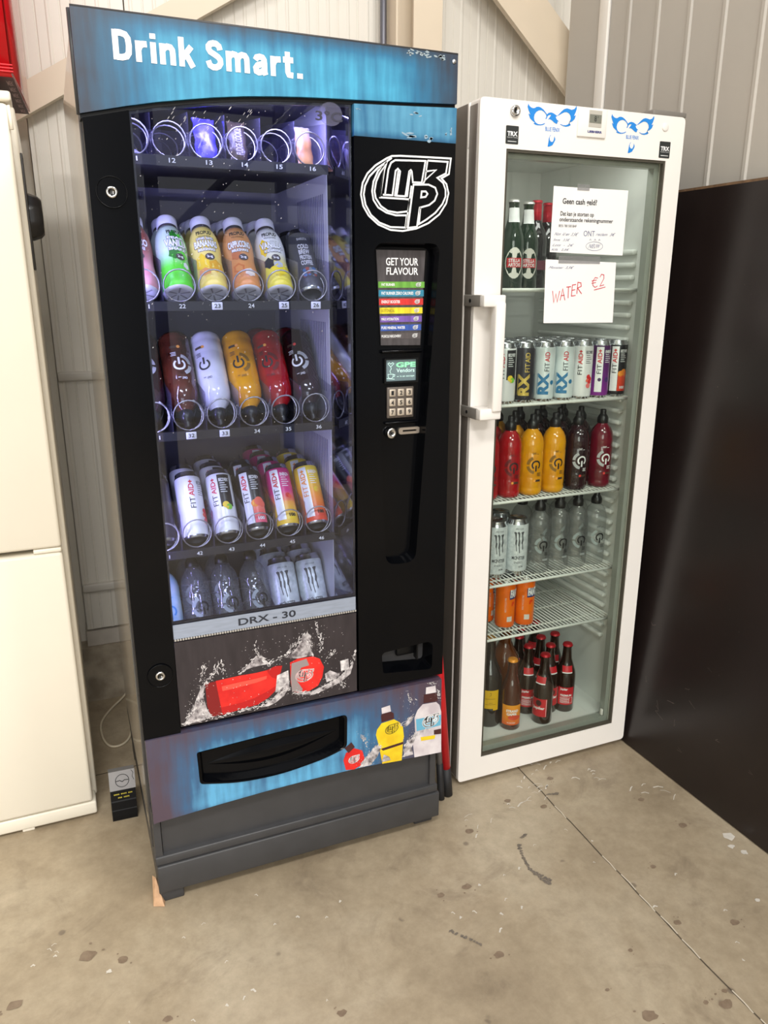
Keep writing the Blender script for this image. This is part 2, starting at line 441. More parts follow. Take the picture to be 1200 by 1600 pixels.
SPLASH_CURVES = [[(0.0918,0.4618),(0.1123,0.4909),(0.1254,0.5217),(0.1422,0.5515),(0.1618,0.5683),(0.1704,0.5873)],[(0.0918,0.4618),(0.1479,0.4635),(0.178,0.4586),(0.2131,0.4657),(0.2641,0.4671),(0.3007,0.483),(0.3296,0.5008)],[(0.2178,0.5567),(0.2379,0.5737),(0.262,0.5941),(0.2557,0.6246)],[(0.262,0.5941),(0.2843,0.5685),(0.3245,0.5819),(0.3576,0.6139),(0.3741,0.6279),(0.3816,0.6052),(0.3849,0.5744)],[(0.399,0.6488),(0.4084,0.6131),(0.4096,0.574)],[(0.3371,0.4816),(0.3822,0.474),(0.4245,0.4872),(0.4631,0.5059),(0.4849,0.5328),(0.4959,0.5617)],[(0.4258,0.5534),(0.443,0.5741)],[(0.1783,0.594),(0.1835,0.5554)],[(0.1254,0.5217),(0.1269,0.4876),(0.144,0.4623)],[(0.1411,0.5932),(0.1333,0.5576)],[(0.4164,0.5023),(0.4458,0.4916),(0.4668,0.4691)]]
SPLASH_SHEETS = [[(0.0915,0.4576),(0.108,0.4834),(0.1194,0.5146),(0.1301,0.5374),(0.1412,0.5476),(0.1346,0.5197),(0.1416,0.4842),(0.1517,0.4648),(0.125,0.4582)],[(0.2277,0.5631),(0.242,0.5791),(0.2581,0.5928),(0.2659,0.5934),(0.2769,0.5785),(0.2882,0.5678),(0.2686,0.5675),(0.2452,0.5658)],[(0.3242,0.5755),(0.3447,0.5887),(0.3573,0.6033),(0.3659,0.623),(0.3782,0.6271),(0.386,0.6172),(0.3832,0.5877),(0.3909,0.5689),(0.3724,0.5682),(0.3521,0.5679)],[(0.2639,0.4627),(0.2885,0.477),(0.3135,0.5021),(0.331,0.5159),(0.3296,0.4987),(0.3167,0.4795),(0.2961,0.4665),(0.2798,0.4613)],[(0.3452,0.4798),(0.3823,0.4762),(0.4118,0.4854),(0.4458,0.4961),(0.4717,0.5131),(0.4892,0.5319),(0.4802,0.5024),(0.4542,0.4853),(0.42,0.4747),(0.3862,0.4664)],[(0.4166,0.5155),(0.4294,0.5218),(0.4461,0.5117),(0.4589,0.5113),(0.4459,0.4983),(0.4204,0.4925)]]
BOTTLE_SHADES = {'dark':[(0.1744,0.4629),(0.2015,0.4661),(0.2288,0.4686),(0.2564,0.471),(0.2807,0.483),(0.2973,0.4969),(0.3002,0.5093),(0.2774,0.499),(0.2494,0.4891),(0.2179,0.484),(0.1725,0.4823)],'light':[(0.1766,0.5337),(0.2167,0.5357),(0.2555,0.5369),(0.2791,0.5388),(0.278,0.5313),(0.255,0.5267),(0.2161,0.5239),(0.1778,0.522)],'neck':[(0.2797,0.5524),(0.2997,0.559),(0.3155,0.5567),(0.3118,0.5415),(0.3024,0.5262),(0.2907,0.5321),(0.2833,0.5431)]}
LOWER_SHEETS = [[(0.4974,0.2407),(0.5095,0.2642),(0.5294,0.2823),(0.5474,0.2969),(0.5554,0.2842),(0.5454,0.2633),(0.5273,0.2435)],[(0.6168,0.2405),(0.6207,0.2677),(0.6308,0.2888),(0.6473,0.2977),(0.6555,0.3042),(0.6475,0.2847),(0.6394,0.2651),(0.6443,0.2366)],[(0.6181,0.3304),(0.6261,0.3454),(0.6383,0.3531),(0.6465,0.3575),(0.6385,0.3404),(0.6283,0.3322)],[(0.5574,0.2409),(0.5635,0.2651),(0.5777,0.255),(0.5818,0.2388)]]
LOWER_SHAPES = {'y_cap':[(0.557,0.3969),(0.5797,0.3996),(0.5823,0.3818),(0.5584,0.3804)],'y_collar':[(0.5558,0.3754),(0.5584,0.38),(0.5823,0.3811),(0.5898,0.3749),(0.5911,0.3599),(0.5574,0.3574)],'y_body':[(0.5574,0.3543),(0.5905,0.358),(0.6057,0.346),(0.615,0.3311),(0.6183,0.3026),(0.6164,0.2924),(0.6127,0.235),(0.5595,0.2392),(0.5514,0.2874),(0.5425,0.3255),(0.5455,0.3394)],'y_band':[(0.5554,0.2832),(0.6164,0.2881),(0.6169,0.2816),(0.5615,0.2763)],'w_cap':[(0.6774,0.4272),(0.7033,0.4268),(0.7058,0.4074),(0.6767,0.4085)],'w_collar':[(0.6715,0.4086),(0.709,0.4057),(0.7102,0.3822),(0.6709,0.3846)],'w_body':[(0.6689,0.3819),(0.7065,0.3798),(0.7162,0.3692),(0.7215,0.3487),(0.7244,0.2303),(0.6481,0.2345),(0.6435,0.2727),(0.6493,0.3058),(0.6466,0.349),(0.6546,0.3683)],'w_blue':[(0.6508,0.3438),(0.7211,0.3402),(0.7208,0.3101),(0.6534,0.3091)],'w_yellow':[(0.6641,0.2892),(0.7064,0.2853),(0.7045,0.2749),(0.6664,0.2778)],'w_dark':[(0.7018,0.3006),(0.7221,0.3),(0.7225,0.2847),(0.7021,0.2875)]}
LOWER_CURVES = [[(0.4974,0.2439),(0.5214,0.2738),(0.5454,0.2952),(0.5574,0.2858)],[(0.6168,0.2405),(0.6227,0.2779),(0.639,0.2975),(0.6639,0.3044),(0.6932,0.308)],[(0.6099,0.3366),(0.6261,0.3454),(0.6424,0.3585)],[(0.5041,0.337),(0.5196,0.3038)],[(0.6844,0.4392),(0.7011,0.4336)],[(0.7077,0.4196),(0.7167,0.3903)],[(0.6254,0.4187),(0.642,0.3922)],[(0.4974,0.2418),(0.5252,0.2429),(0.5534,0.2419)],[(0.6189,0.2399),(0.6439,0.2378)]]
RED_BOTTLE = [[(0.4568,0.2756),(0.4634,0.2945),(0.4847,0.3028),(0.506,0.2912),(0.5116,0.269),(0.5057,0.2511),(0.4841,0.2429),(0.4627,0.2471)],[(0.4601,0.309),(0.4779,0.3212),(0.4869,0.306),(0.4704,0.2927)]]
FENIX = {'wingL':[(0.9712,1.785),(0.9745,1.7806),(0.9792,1.7776),(0.9847,1.7764),(0.9897,1.7774),(0.9933,1.7798),(0.9994,1.7807),(1.0057,1.7794),(1.0128,1.7757),(1.0187,1.7709),(1.0227,1.767),(1.0217,1.7643),(1.0178,1.7684),(1.0124,1.7722),(1.0068,1.7739),(1.0006,1.773),(0.994,1.7695),(0.9896,1.7639),(0.9883,1.7575),(0.9897,1.7518),(0.9935,1.7473),(0.9998,1.7446),(1.0068,1.7443),(1.0129,1.7458),(1.0178,1.748),(1.0193,1.7469),(1.0151,1.7441),(1.0083,1.7423),(1.0,1.7417),(0.9931,1.7425),(0.9872,1.745),(0.9912,1.7466),(0.9851,1.7499),(0.9779,1.7546),(0.9725,1.7647),(0.9781,1.7625),(0.9728,1.771),(0.9696,1.7781)],'wingR':[(1.1036,1.7908),(1.1046,1.7845),(1.102,1.7768),(1.0977,1.7687),(1.1035,1.7707),(1.0997,1.7615),(1.093,1.7562),(1.0853,1.7538),(1.0907,1.749),(1.0853,1.7459),(1.0769,1.7442),(1.0683,1.7453),(1.0595,1.7484),(1.0616,1.7491),(1.0688,1.7472),(1.0766,1.7475),(1.0828,1.7501),(1.0874,1.7552),(1.0894,1.7619),(1.088,1.7682),(1.0838,1.7727),(1.0772,1.7751),(1.0709,1.7746),(1.0634,1.7711),(1.056,1.7669),(1.0498,1.7653),(1.0558,1.7695),(1.063,1.7764),(1.0696,1.7812),(1.0772,1.7834),(1.0844,1.7824),(1.0902,1.781),(1.0978,1.7834)],'head':[(1.0207,1.7631),(1.0225,1.7664),(1.0271,1.77),(1.0332,1.7715),(1.0403,1.7704),(1.0461,1.7677),(1.0512,1.7649),(1.0471,1.763),(1.0503,1.7579),(1.057,1.7541),(1.0521,1.7537),(1.0536,1.7517),(1.0511,1.7481),(1.0439,1.7508),(1.0365,1.7553),(1.0308,1.757),(1.0261,1.7556),(1.0286,1.7584),(1.0312,1.7618),(1.0337,1.7646),(1.0332,1.7664),(1.0275,1.7649),(1.0242,1.7618),(1.0237,1.7591),(1.0205,1.7557),(1.0193,1.7583),(1.0222,1.7611)],'tail':[(1.0381,1.7251),(1.0338,1.7197),(1.0343,1.7138),(1.0378,1.7097),(1.0427,1.7098),(1.0455,1.7146),(1.0462,1.7205),(1.046,1.7227),(1.0495,1.717),(1.0495,1.7137),(1.047,1.7092),(1.0426,1.7025),(1.0351,1.6993),(1.0292,1.6984),(1.0309,1.7082),(1.0317,1.7169),(1.0341,1.7224)]}

# ================================================================== THE SETTING
WY = 1.05          # back wall plane
def concrete_floor():
    m = bpy.data.materials.new('polished_concrete'); m.use_nodes = True
    nt = m.node_tree; b = nt.nodes['Principled BSDF']; L = nt.links
    tc = nt.nodes.new('ShaderNodeTexCoord')
    def noise(sc, det=6, rough=.6, dist=0.):
        n = nt.nodes.new('ShaderNodeTexNoise'); n.inputs['Scale'].default_value = sc; n.inputs['Detail'].default_value = det
        n.inputs['Roughness'].default_value = rough; n.inputs['Distortion'].default_value = dist
        L.new(tc.outputs['Object'], n.inputs['Vector']); return n.outputs['Fac']
    def ramp(fac, stops):
        r = nt.nodes.new('ShaderNodeValToRGB')
        r.color_ramp.elements[0].position = stops[0][0]; r.color_ramp.elements[0].color = stops[0][1]
        r.color_ramp.elements[1].position = stops[-1][0]; r.color_ramp.elements[1].color = stops[-1][1]
        for p, c_ in stops[1:-1]:
            e = r.color_ramp.elements.new(p); e.color = c_
        L.new(fac, r.inputs['Fac']); return r.outputs['Color']
    def mix(fac, a, c_, mode='MIX'):
        n = nt.nodes.new('ShaderNodeMix'); n.data_type = 'RGBA'; n.blend_type = mode
        if isinstance(fac, float): n.inputs['Factor'].default_value = fac
        else: L.new(fac, n.inputs['Factor'])
        L.new(a, n.inputs['A']); L.new(c_, n.inputs['B']) if not isinstance(c_, tuple) else None
        if isinstance(c_, tuple): n.inputs['B'].default_value = c_
        return n.outputs['Result']
    W = (1, 1, 1, 1); K = (0, 0, 0, 1)
    base = ramp(noise(1.7, 7, .62, .4), [(.30, lin((142, 127, 105))), (.5, lin((170, 155, 131))), (.70, lin((190, 177, 154)))])
    fine = ramp(noise(26, 9, .75), [(.3, (.80, .79, .77, 1)), (.7, (1.08, 1.08, 1.08, 1))])
    c = mix(1.0, base, fine, 'MULTIPLY')
    # damp brownish stains and small dark specks
    st = ramp(noise(4.3, 8, .7, 1.2), [(.56, K), (.72, W)])
    stf = nt.nodes.new('ShaderNodeMath'); stf.operation = 'MULTIPLY'; stf.inputs[1].default_value = .5; L.new(st, stf.inputs[0])
    c = mix(stf.outputs[0], c, lin((112, 98, 82)))
    vo = nt.nodes.new('ShaderNodeTexVoronoi'); vo.inputs['Scale'].default_value = 8.5; vo.inputs['Randomness'].default_value = 1
    L.new(tc.outputs['Object'], vo.inputs['Vector'])
    sp = ramp(vo.outputs['Distance'], [(.05, W), (.085, K)])
    sel = ramp(noise(5.5, 2), [(.53, K), (.56, W)])
    sm = nt.nodes.new('ShaderNodeMath'); sm.operation = 'MULTIPLY'; L.new(sp, sm.inputs[0]); L.new(sel, sm.inputs[1])
    sm2 = nt.nodes.new('ShaderNodeMath'); sm2.operation = 'MULTIPLY'; sm2.inputs[1].default_value = .6; L.new(sm.outputs[0], sm2.inputs[0])
    c = mix(sm2.outputs[0], c, lin((96, 84, 74)))
    L.new(c, b.inputs['Base Color'])
    rr = ramp(noise(3.1, 5), [(.3, (.30, .30, .30, 1)), (.7, (.48, .48, .48, 1))])
    L.new(rr, b.inputs['Roughness'])
    bp = nt.nodes.new('ShaderNodeBump'); bp.inputs['Strength'].default_value = .06; bp.inputs['Distance'].default_value = .004
    L.new(noise(30, 6), bp.inputs['Height']); L.new(bp.outputs['Normal'], b.inputs['Normal'])
    return m
g = G(); g.box(-3.5, 4.2, -7.0, 1.2, -.05, 0)
floor = g.obj('floor', concrete_floor(), kind='structure')

# marks on the floor: saw-cut joints, splashes, scuffs
def onfloor(g, pts, z=.0006, mi=0):
    z += random.random()*.0008
    g.add([(x, y, z) for x, y in pts], [tuple(range(len(pts)))], mi)
def floor_stroke(g, pts, w, z=.0006):
    t = G(); t.stroke(pts, w, 0); g.add([(p[0], p[2], z) for p in t.v], t.f)
g = G()
jit = [(1.063+random.uniform(-.003, .003)-.018*(i/26), .16-.07*i) for i in range(28)]
floor_stroke(g, jit, .0035)
floor_stroke(g, [(-.5, .588), (-.09, .588), (.02, .592)], .004)
g.obj('floor_joint', M('joint_dirt', (92, 80, 66), .9, vary=.3, vscale=40), floor)
g = G()
for i in range(3, 26):
    if random.random() < .55:
        x, y = jit[i]; floor_stroke(g, [(x+.001, y), (x+.002, y-.03), (x, y-.055)], .003, .0009)
g.obj('joint_filler', M('joint_filler', (206, 196, 176), .8), floor, kind='stuff')
g = G()
def ell(cx, cy, rx, ry, n=12, wob=.22, a0=0):
    return [(cx+rx*(1+random.uniform(-wob, wob))*math.cos(2*PI*k/n+a0), cy+ry*(1+random.uniform(-wob, wob))*math.sin(2*PI*k/n+a0)) for k in range(n)]
for (x, y, r) in [(.86, -.66, .016), (1.02, -.70, .015), (.83, -.77, .014), (.74, -.72, .008), (.70, -.75, .010), (.985, -.68, .006), (.60, -.735, .005), (1.04, -.675, .006), (1.20, -.55, .011), (1.08, -.50, .009),
                  (.76, -.80, .017), (.80, -.87, .030), (.69, -.87, .020), (1.33, -.25, .012), (1.30, -.12, .010), (1.15, -.34, .008), (.93, -.52, .006), (.82, -.58, .005), (.66, -.42, .012), (.40, -.62, .017), (.30, -.42, .010), (.62, -.22, .010), (.69, -.22, .012),
                  (1.12, .06, .010), (.79, -.05, .012), (1.03, -.04, .010), (.95, .02, .009), (1.22, -.75, .012), (1.14, -.86, .012), (1.20, -.95, .01), (.95, -.93, .012), (-.16, -.08, .018), (-.09, -.12, .012), (-.02, -.30, .01), (.02, -.42, .012), (.13, -.52, .009), (-.30, -.15, .015)]:
    onfloor(g, ell(x, y, r, r*.75))
    for _ in range(2):
        a = random.uniform(0, 2*PI); onfloor(g, ell(x+r*1.8*math.cos(a), y+r*1.8*math.sin(a), r*.2, r*.16, 7))
g.obj('dark_splash', M('floor_splash', (124, 106, 88), .5, col2=(140, 122, 102), vscale=70), floor, kind='stuff')
g = G()
for pts in ([(.885, -.14), (.868, -.19), (.862, -.23), (.872, -.27), (.880, -.29)], [(.862, -.235), (.890, -.285)], [(.905, -.125), (.920, -.118)], [(.59, -.32), (.64, -.385)], [(1.07, .0), (1.10, -.008)], [(.24, -.60), (.27, -.65), (.30, -.68)], [(.20, -.55), (.225, -.575)]):
    for k in range(len(pts)-1):
        (x0, y0), (x1, y1) = pts[k], pts[k+1]
        for t in range(9):
            q = (t+random.random())/9; onfloor(g, ell(x0+(x1-x0)*q, y0+(y1-y0)*q, .003+random.random()*.004, .002+random.random()*.003, 7, .5), .0008)
g.obj('black_scuff', M('floor_scuff', (98, 92, 86), .8, col2=(132, 120, 104), vscale=220), floor, kind='stuff')
g = G()
def scratch(cx, cy, n, sx, sy, lo=.006, hi=.03):
    for _ in range(n):
        x, y, a, l = cx+random.gauss(0, sx), cy+random.gauss(0, sy), random.uniform(-.9, .9), random.uniform(lo, hi)
        floor_stroke(g, [(x-l/2*math.cos(a), y-l/2*math.sin(a)), (x+.1*l, y+.004), (x+l/2*math.cos(a), y+l/2*math.sin(a))], random.uniform(.0012, .004), .0008)
scratch(1.04, .04, 14, .05, .025); scratch(1.12, .13, 12, .05, .03); scratch(1.25, .02, 8, .03, .03); scratch(.70, -.30, 9, .05, .05, .004, .015)
scratch(.80, -.02, 6, .06, .04); scratch(-.25, -.05, 5, .03, .03, .004, .012); scratch(1.35, -.1, 6, .04, .05); scratch(.9, -.4, 16, .25, .25, .003, .012); scratch(.1, -.3, 14, .25, .2, .003, .012); scratch(.3, -.3, 8, .3, .25, .003, .01)
for (x, y, r) in [(1.41, -.33, .016), (1.385, -.36, .010), (1.40, -.39, .009), (-.12, -.14, .006), (1.30, -.52, .006)]:
    onfloor(g, ell(x, y, r, r*.8, 10, .35), .0009)
g.obj('white_paint_mark', M('floor_paint', (216, 210, 198), .7, vary=.12, vscale=60), floor, kind='stuff')

# back wall: light sandwich panels with fine vertical ribs over a concrete base
wall_white = M('panel_white', (226, 221, 210), .45, vary=.05, vscale=3)
def rib_profile(x0, x1, y, z0, z1, pitch, depth, w=.006):
    """vertical micro-ribs: one mesh"""
    pts = [(x0, y)]; x = x0+pitch*.5; up = True
    while x < x1-pitch*.4:
        if up: pts += [(x-w, y), (x-w*.4, y-depth), (x+w*.4, y-depth), (x+w, y)]
        else: pts += [(x-w*.5, y), (x-w*.2, y+depth), (x+w*.2, y+depth), (x+w*.5, y)]
        up = not up; x += pitch
    pts.append((x1, y))
    g = G(); n = len(pts)
    g.add([(a, b, z0) for a, b in pts]+[(a, b, z1) for a, b in pts], [(i, i+1, n+i+1, n+i) for i in range(n-1)])
    g.add([(x0, y, z0), (x1, y, z0), (x1, y+.08, z0), (x0, y+.08, z0), (x0, y, z1), (x1, y, z1), (x1, y+.08, z1), (x0, y+.08, z1)], [(0, 3, 2, 1), (4, 5, 6, 7), (1, 2, 6, 5), (2, 3, 7, 6), (3, 0, 4, 7)])
    return g
g = G(); g.box(-3.5, 3.2, WY+.085, WY+.2, 0, 3.6)
wall_back = g.obj('wall_back', wall_white, kind='structure')
xs = [-2.10, -1.10, -.10, .22, 1.2, 2.2, 3.2]
for a, b in [(-3.5, -2.3), (-2.295, -1.2), (-1.195, -.088)]:
    rib_profile(a, b, WY+.05, .20, 3.6, .033, .0022).obj('panel', wall_white, wall_back)
for a, b in [(-.086, .199), (.203, 1.198), (1.202, 2.197), (2.201, 3.2)]:
    rib_profile(a, b, WY, .265, 3.6, .033, .0022).obj('panel', wall_white, wall_back)
g = G(); g.box(-.09, 3.2, WY-.004, WY+.08, .205, .258)
g.obj('base_flashing', M('flashing', (202, 194, 182), .5, vary=.15, vscale=18), wall_back)
g = G(); g.box(-3.5, 3.2, WY-.012, WY+.09, 0, .203)
g.obj('concrete_base', M('rough_concrete', (190, 178, 158), .85, col2=(150, 138, 120), vscale=16, bump=.5, bscale=45), wall_back)
for z in (1.118, .418):
    g = G(); g.rbox(-.086, .9, WY-.016, WY+.002, z-.016, z+.012, .005)
    g.obj('rail', M('rail_grey', (206, 201, 192), .4), wall_back)
# steel frame standing in front of the panels
cream = M('cream_steel', (222, 207, 184), .45, vary=.04, vscale=6)
g = G(); g.box(1.055, 1.155, .935, .945, 0, 3.6); g.box(1.10, 1.112, .945, 1.03, 0, 3.6); g.box(1.0, 1.10, 1.005, 1.02, 0, 3.6)
g.box(1.0, 1.006, .945, 1.005, 0, 3.6)
column = g.obj('steel_column', cream, label='cream painted steel column against the ribbed wall behind the vending machine', cat='column')
def beam(name, p0, p1, w, d, y, lab, extra=None):
    a = Vector((p0[0], 0, p0[1])); b = Vector((p1[0], 0, p1[1])); t = (b-a).normalized(); n = Vector((-t.z, 0, t.x))
    g = G()
    def strip(n0, n1, y0, y1):
        v = []
        for q in (a, b):
            for k, yy in ((n0, y0), (n1, y0), (n1, y1), (n0, y1)):
                v.append(q+n*k+Vector((0, yy, 0)))
        g.add(v, [(0, 1, 2, 3), (7, 6, 5, 4), (0, 4, 5, 1), (1, 5, 6, 2), (2, 6, 7, 3), (3, 7, 4, 0)])
    strip(0, w, y, y+d)
    if extra: strip(extra[0], extra[1], y+extra[2], y+extra[3])
    return g.obj(name, cream, label=lab, cat='steel brace')
beam('steel_brace', (-.40, 1.648), (1.02, 2.492), .071, .04, .985, 'cream diagonal steel brace rising rightward behind the vending machine top')
beam('steel_brace', (1.155, 2.445), (1.80, 1.895), .075, .02, .945, 'cream diagonal steel brace dropping rightward behind the glass door fridge', extra=(.055, .15, .012, .07))
g = G(); g.tube([(.985, 1.012, 0), (.985, 1.012, 3.6)], .0105, 10)
for z in (.9, 2.35): g.box(.97, 1.0, 1.0, 1.05, z, z+.012)
g.obj('conduit_pipe', M('pipe_grey', (104, 104, 112), .35, metal=.4), label='thin dark grey vertical pipe beside the cream column', cat='pipe')

# partition wall on the right: grey profiled sheets
grey_sheet = M('sheet_grey', (186, 181, 172), .5, vary=.04, vscale=3)
WX = 1.60
g = G(); g.box(WX+.03, WX+.12, -2.2, .886, 0, 3.6)
wall_right = g.obj('wall_right', grey_sheet, kind='structure')
g = G(); g.box(WX, WX+.03, .725, .886, 0, 3.6); g.obj('panel', grey_sheet, wall_right)
g = G(); g.rbox(WX-.008, WX+.03, .676, .722, 0, 3.6, .004); g.obj('trim_strip', M('trim_white', (232, 228, 220), .4), wall_right)
pts = [(.672, WX)]
yy = .582
while yy > -2.15:
    pts += [(yy+.010, WX), (yy+.006, WX-.005), (yy-.004, WX-.005), (yy-.008, WX)]
    yy -= .127
pts.append((-2.2, WX))
i0 = 0
step = 4*8
for k in range(0, len(pts)-1, step):
    sub = pts[k:k+step+1]; n = len(sub); g = G()
    g.add([(x, y, 0) for y, x in sub]+[(x, y, 3.6) for y, x in sub], [(i, i+1, n+i+1, n+i) for i in range(n-1)])
    g.add([(x+.03, y, z) for z in (0, 3.6) for y, x in (sub[0], sub[-1])], [(0, 1, 3, 2)])
    g.obj('panel', grey_sheet, wall_right)
# a far wall at the left and the rest of the hall's enclosure
g = G(); g.box(-3.6, -3.5, -7.0, 1.2, 0, 3.6); g.obj('wall_left', wall_white, kind='structure')

# dark board leaning on the partition
def board():
    m = bpy.data.materials.new('dark_phenolic'); m.use_nodes = True
    return M('dark_film_board', (34, 26, 25), .30, vary=.25, vscale=5, bump=.03, bscale=300)
r_ = root('plywood_board', (1.5, -.2, 0), 'large dark brown film faced board leaning on the grey partition', 'board')
ang = math.atan2(.110, 1.64)
def lean(x, y, z): return (1.442+x*math.cos(ang)+z*math.sin(ang)+(.012*(.12-y)), y, z*math.cos(ang)-x*math.sin(ang)+.004)
g = G(); v = []
for (x, z) in ((0, 0), (.018, 0), (.018, 1.64), (0, 1.64)):
    for y in (-1.15, .62): v.append(lean(x, y, z))
g.add(v, [(0, 1, 3, 2), (2, 3, 5, 4), (4, 5, 7, 6), (6, 7, 1, 0), (0, 2, 4, 6), (1, 7, 5, 3)])
bd = g.obj('sheet', board(), r_)
g = G()
for _ in range(14):
    y = random.uniform(-.5, .1); z = random.uniform(.05, .42)
    if random.random() < .5: y = .05-.5*z+random.gauss(0, .03)
    t = G(); t.stroke([(0, 0), (random.uniform(-.02, .02), random.uniform(-.01, .01)), (random.uniform(-.025, .025), random.uniform(-.02, .02))], random.uniform(.0005, .0012), 0)
    g.add([lean(-.0006, y+p[0], z+p[2]) for p in t.v], t.f)
for _ in range(40):
    y = random.uniform(-.6, .3); z = random.uniform(.1, 1.5); s = random.uniform(.0008, .002)
    g.add([lean(-.0006, y, z), lean(-.0006, y+s, z), lean(-.0006, y+s, z+s), lean(-.0006, y, z+s)], [(0, 1, 2, 3)])
g.obj('scratch', M('board_scratch', (110, 100, 94), .7), r_, kind='stuff')
g = G()
g.add([lean(-.0005, -1.15, 1.634), lean(-.0005, .62, 1.634), lean(-.0005, .62, 1.6405), lean(-.0005, -1.15, 1.6405)], [(0, 1, 2, 3)])
g.obj('raw_edge', M('ply_edge', (120, 92, 66), .8, vary=.4, vscale=60), r_)

# black training rig in the hall, seen only as a reflection in the glass doors
rig = root('training_rig', (2.4, -4.4, 0), 'black steel training rig in the hall, mirrored in the glass doors', 'rig')
rigm = M('rig_black', (18, 18, 20), .5)
for x in (.55, 1.75, 2.95, 4.1):
    for y in (-3.6, -5.0):
        g = G(); g.box(x-.04, x+.04, y-.04, y+.04, 0, 2.75); g.obj('upright', rigm, rig)
for z in (2.7, 2.05, 1.75):
    for y in (-3.6, -5.0):
        g = G(); g.tube([(.5, y, z), (4.15, y, z)], .03, 8); g.obj('crossbar', rigm, rig)
for a, b in (((.55, -3.6, 1.6), (1.75, -3.6, 2.7)), ((1.75, -3.6, 1.5), (2.95, -3.6, 2.7)), ((1.75, -5.0, 2.7), (2.95, -5.0, 1.6)), ((2.95, -3.6, 1.5), (4.1, -3.6, 2.65))):
    g = G(); g.tube([a, b], .035, 8); g.obj('diagonal', rigm, rig)
for x in (.55, 1.75, 2.95, 4.1):
    g = G(); g.tube([(x, -3.6, 2.5), (x, -5.0, 2.5)], .03, 8); g.obj('pull_up_bar', rigm, rig)

# ================================================================== VENDING MACHINE
MW = .725
vm = root('vending_machine', (MW/2, .375, 0), 'tall black and blue drinks vending machine with a large glass front', 'vending machine')
black = M('gloss_black', (6, 7, 10), .16, spec=.16)
black_m = M('satin_black', (12, 13, 15), .40, spec=.25)
dgrey = M('machine_grey', (62, 62, 64), .45, vary=.12, vscale=20)
chrome = M('chrome', (205, 205, 205), .16, metal=1.)
alu = M('aluminium', (198, 200, 204), .28, metal=1.)
white_ink = M('white_ink', (240, 241, 242), .5)
black_ink = M('black_ink', (24, 24, 26), .5)
side_paint = M('machine_side', (205, 198, 186), .16, coat=.5, col2=(186, 172, 152), vscale=7, stretch=(1, 3, 1))
liner_white = M('liner_white', (206, 206, 216), .4)
HB = [(0, 1.669), (.04, 1.678), (.08, 1.687), (.13, 1.697), (.18, 1.705), (.23, 1.7125), (.285, 1.719), (.34, 1.7235), (.395, 1.727), (.45, 1.7295), (.497, 1.731), (.62, 1.736), (.725, 1.741)]
hb = lambda x: interp(HB, x)
# cabinet
g = G(); g.box(.002, .02, .05, .75, .13, 1.826); g.obj('side_panel', side_paint, vm)
g = G(); g.box(MW-.02, MW-.002, .05, .75, .13, 1.826); g.obj('side_panel', side_paint, vm)
g = G(); g.box(.02, MW-.02, .05, .75, 1.80, 1.826); g.box(.02, MW-.02, .73, .75, .13, 1.80); g.box(.02, MW-.02, .05, .75, .13, .15)
g.obj('cabinet_shell', dgrey, vm)
g = G(); g.rbox(0, .022, .044, .075, .13, 1.83, .004); g.rbox(MW-.022, MW, .044, .075, .13, 1.83, .004); g.rbox(.02, MW-.02, .046, .07, 1.805, 1.83, .004)
g.box(.02, .05, .046, .07, .15, 1.81); g.box(.5, MW-.02, .046, .07, .15, 1.81)
g.obj('cabinet_frame', dgrey, vm)
# chilled compartment liner
g = G(); g.box(.04, .05, .05, .53, .58, 1.75); g.obj('liner_wall', liner_white, vm)
g = G(); g.box(.468, .478, .075, .53, .58, 1.75); rw = g.obj('liner_wall', liner_white, vm)
g = G()
for i in range(16):
    y = .10+i*.012
    for z0 in (1.40, 1.14, .88): g.box(.4672, .468, y, y+.005, z0+.02, z0+.17)
g.obj('vent_slot', M('slot_dark', (120, 118, 150), .6), rw, kind='stuff')
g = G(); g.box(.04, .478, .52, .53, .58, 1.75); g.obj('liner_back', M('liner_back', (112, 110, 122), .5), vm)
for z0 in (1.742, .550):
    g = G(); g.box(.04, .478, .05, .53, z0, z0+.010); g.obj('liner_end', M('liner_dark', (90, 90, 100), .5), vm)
# polished reveal at the right of the window opening
g = G(); g.add([(.4955, .012, .66), (.4685, .076, .66), (.4685, .076, 1.735), (.4955, .012, 1.735), (.4985, .012, .66), (.4715, .076, .66), (.4715, .076, 1.735), (.4985, .012, 1.735)], [(0, 1, 2, 3), (7, 6, 5, 4), (0, 4, 5, 1), (3, 2, 6, 7)])
g.obj('mirror_reveal', M('mirror_strip', (150, 150, 165), .06, metal=1.), vm)
# LED tubes of the compartment
violet = (.50, .46, 1.0)
g = G(); g.tube([(.066, .035, .70), (.066, .035, 1.66)], .007, 8)
g.obj('led_tube', M('led_violet', (190, 180, 255), .4, emis=3.0), vm)
def led(loc, tgt, sx, sy, p):
    o = area('compartment_led', loc, tgt, sx, sy, p, violet); o.parent = vm; o.matrix_parent_inverse = Matrix.Translation(-vm.location); return o
led((.060, .046, 1.18), (.40, .20, 1.18), .012, .95, 3.6)
led((.26, .045, 1.715), (.26, .25, 1.2), .36, .015, 2.2)

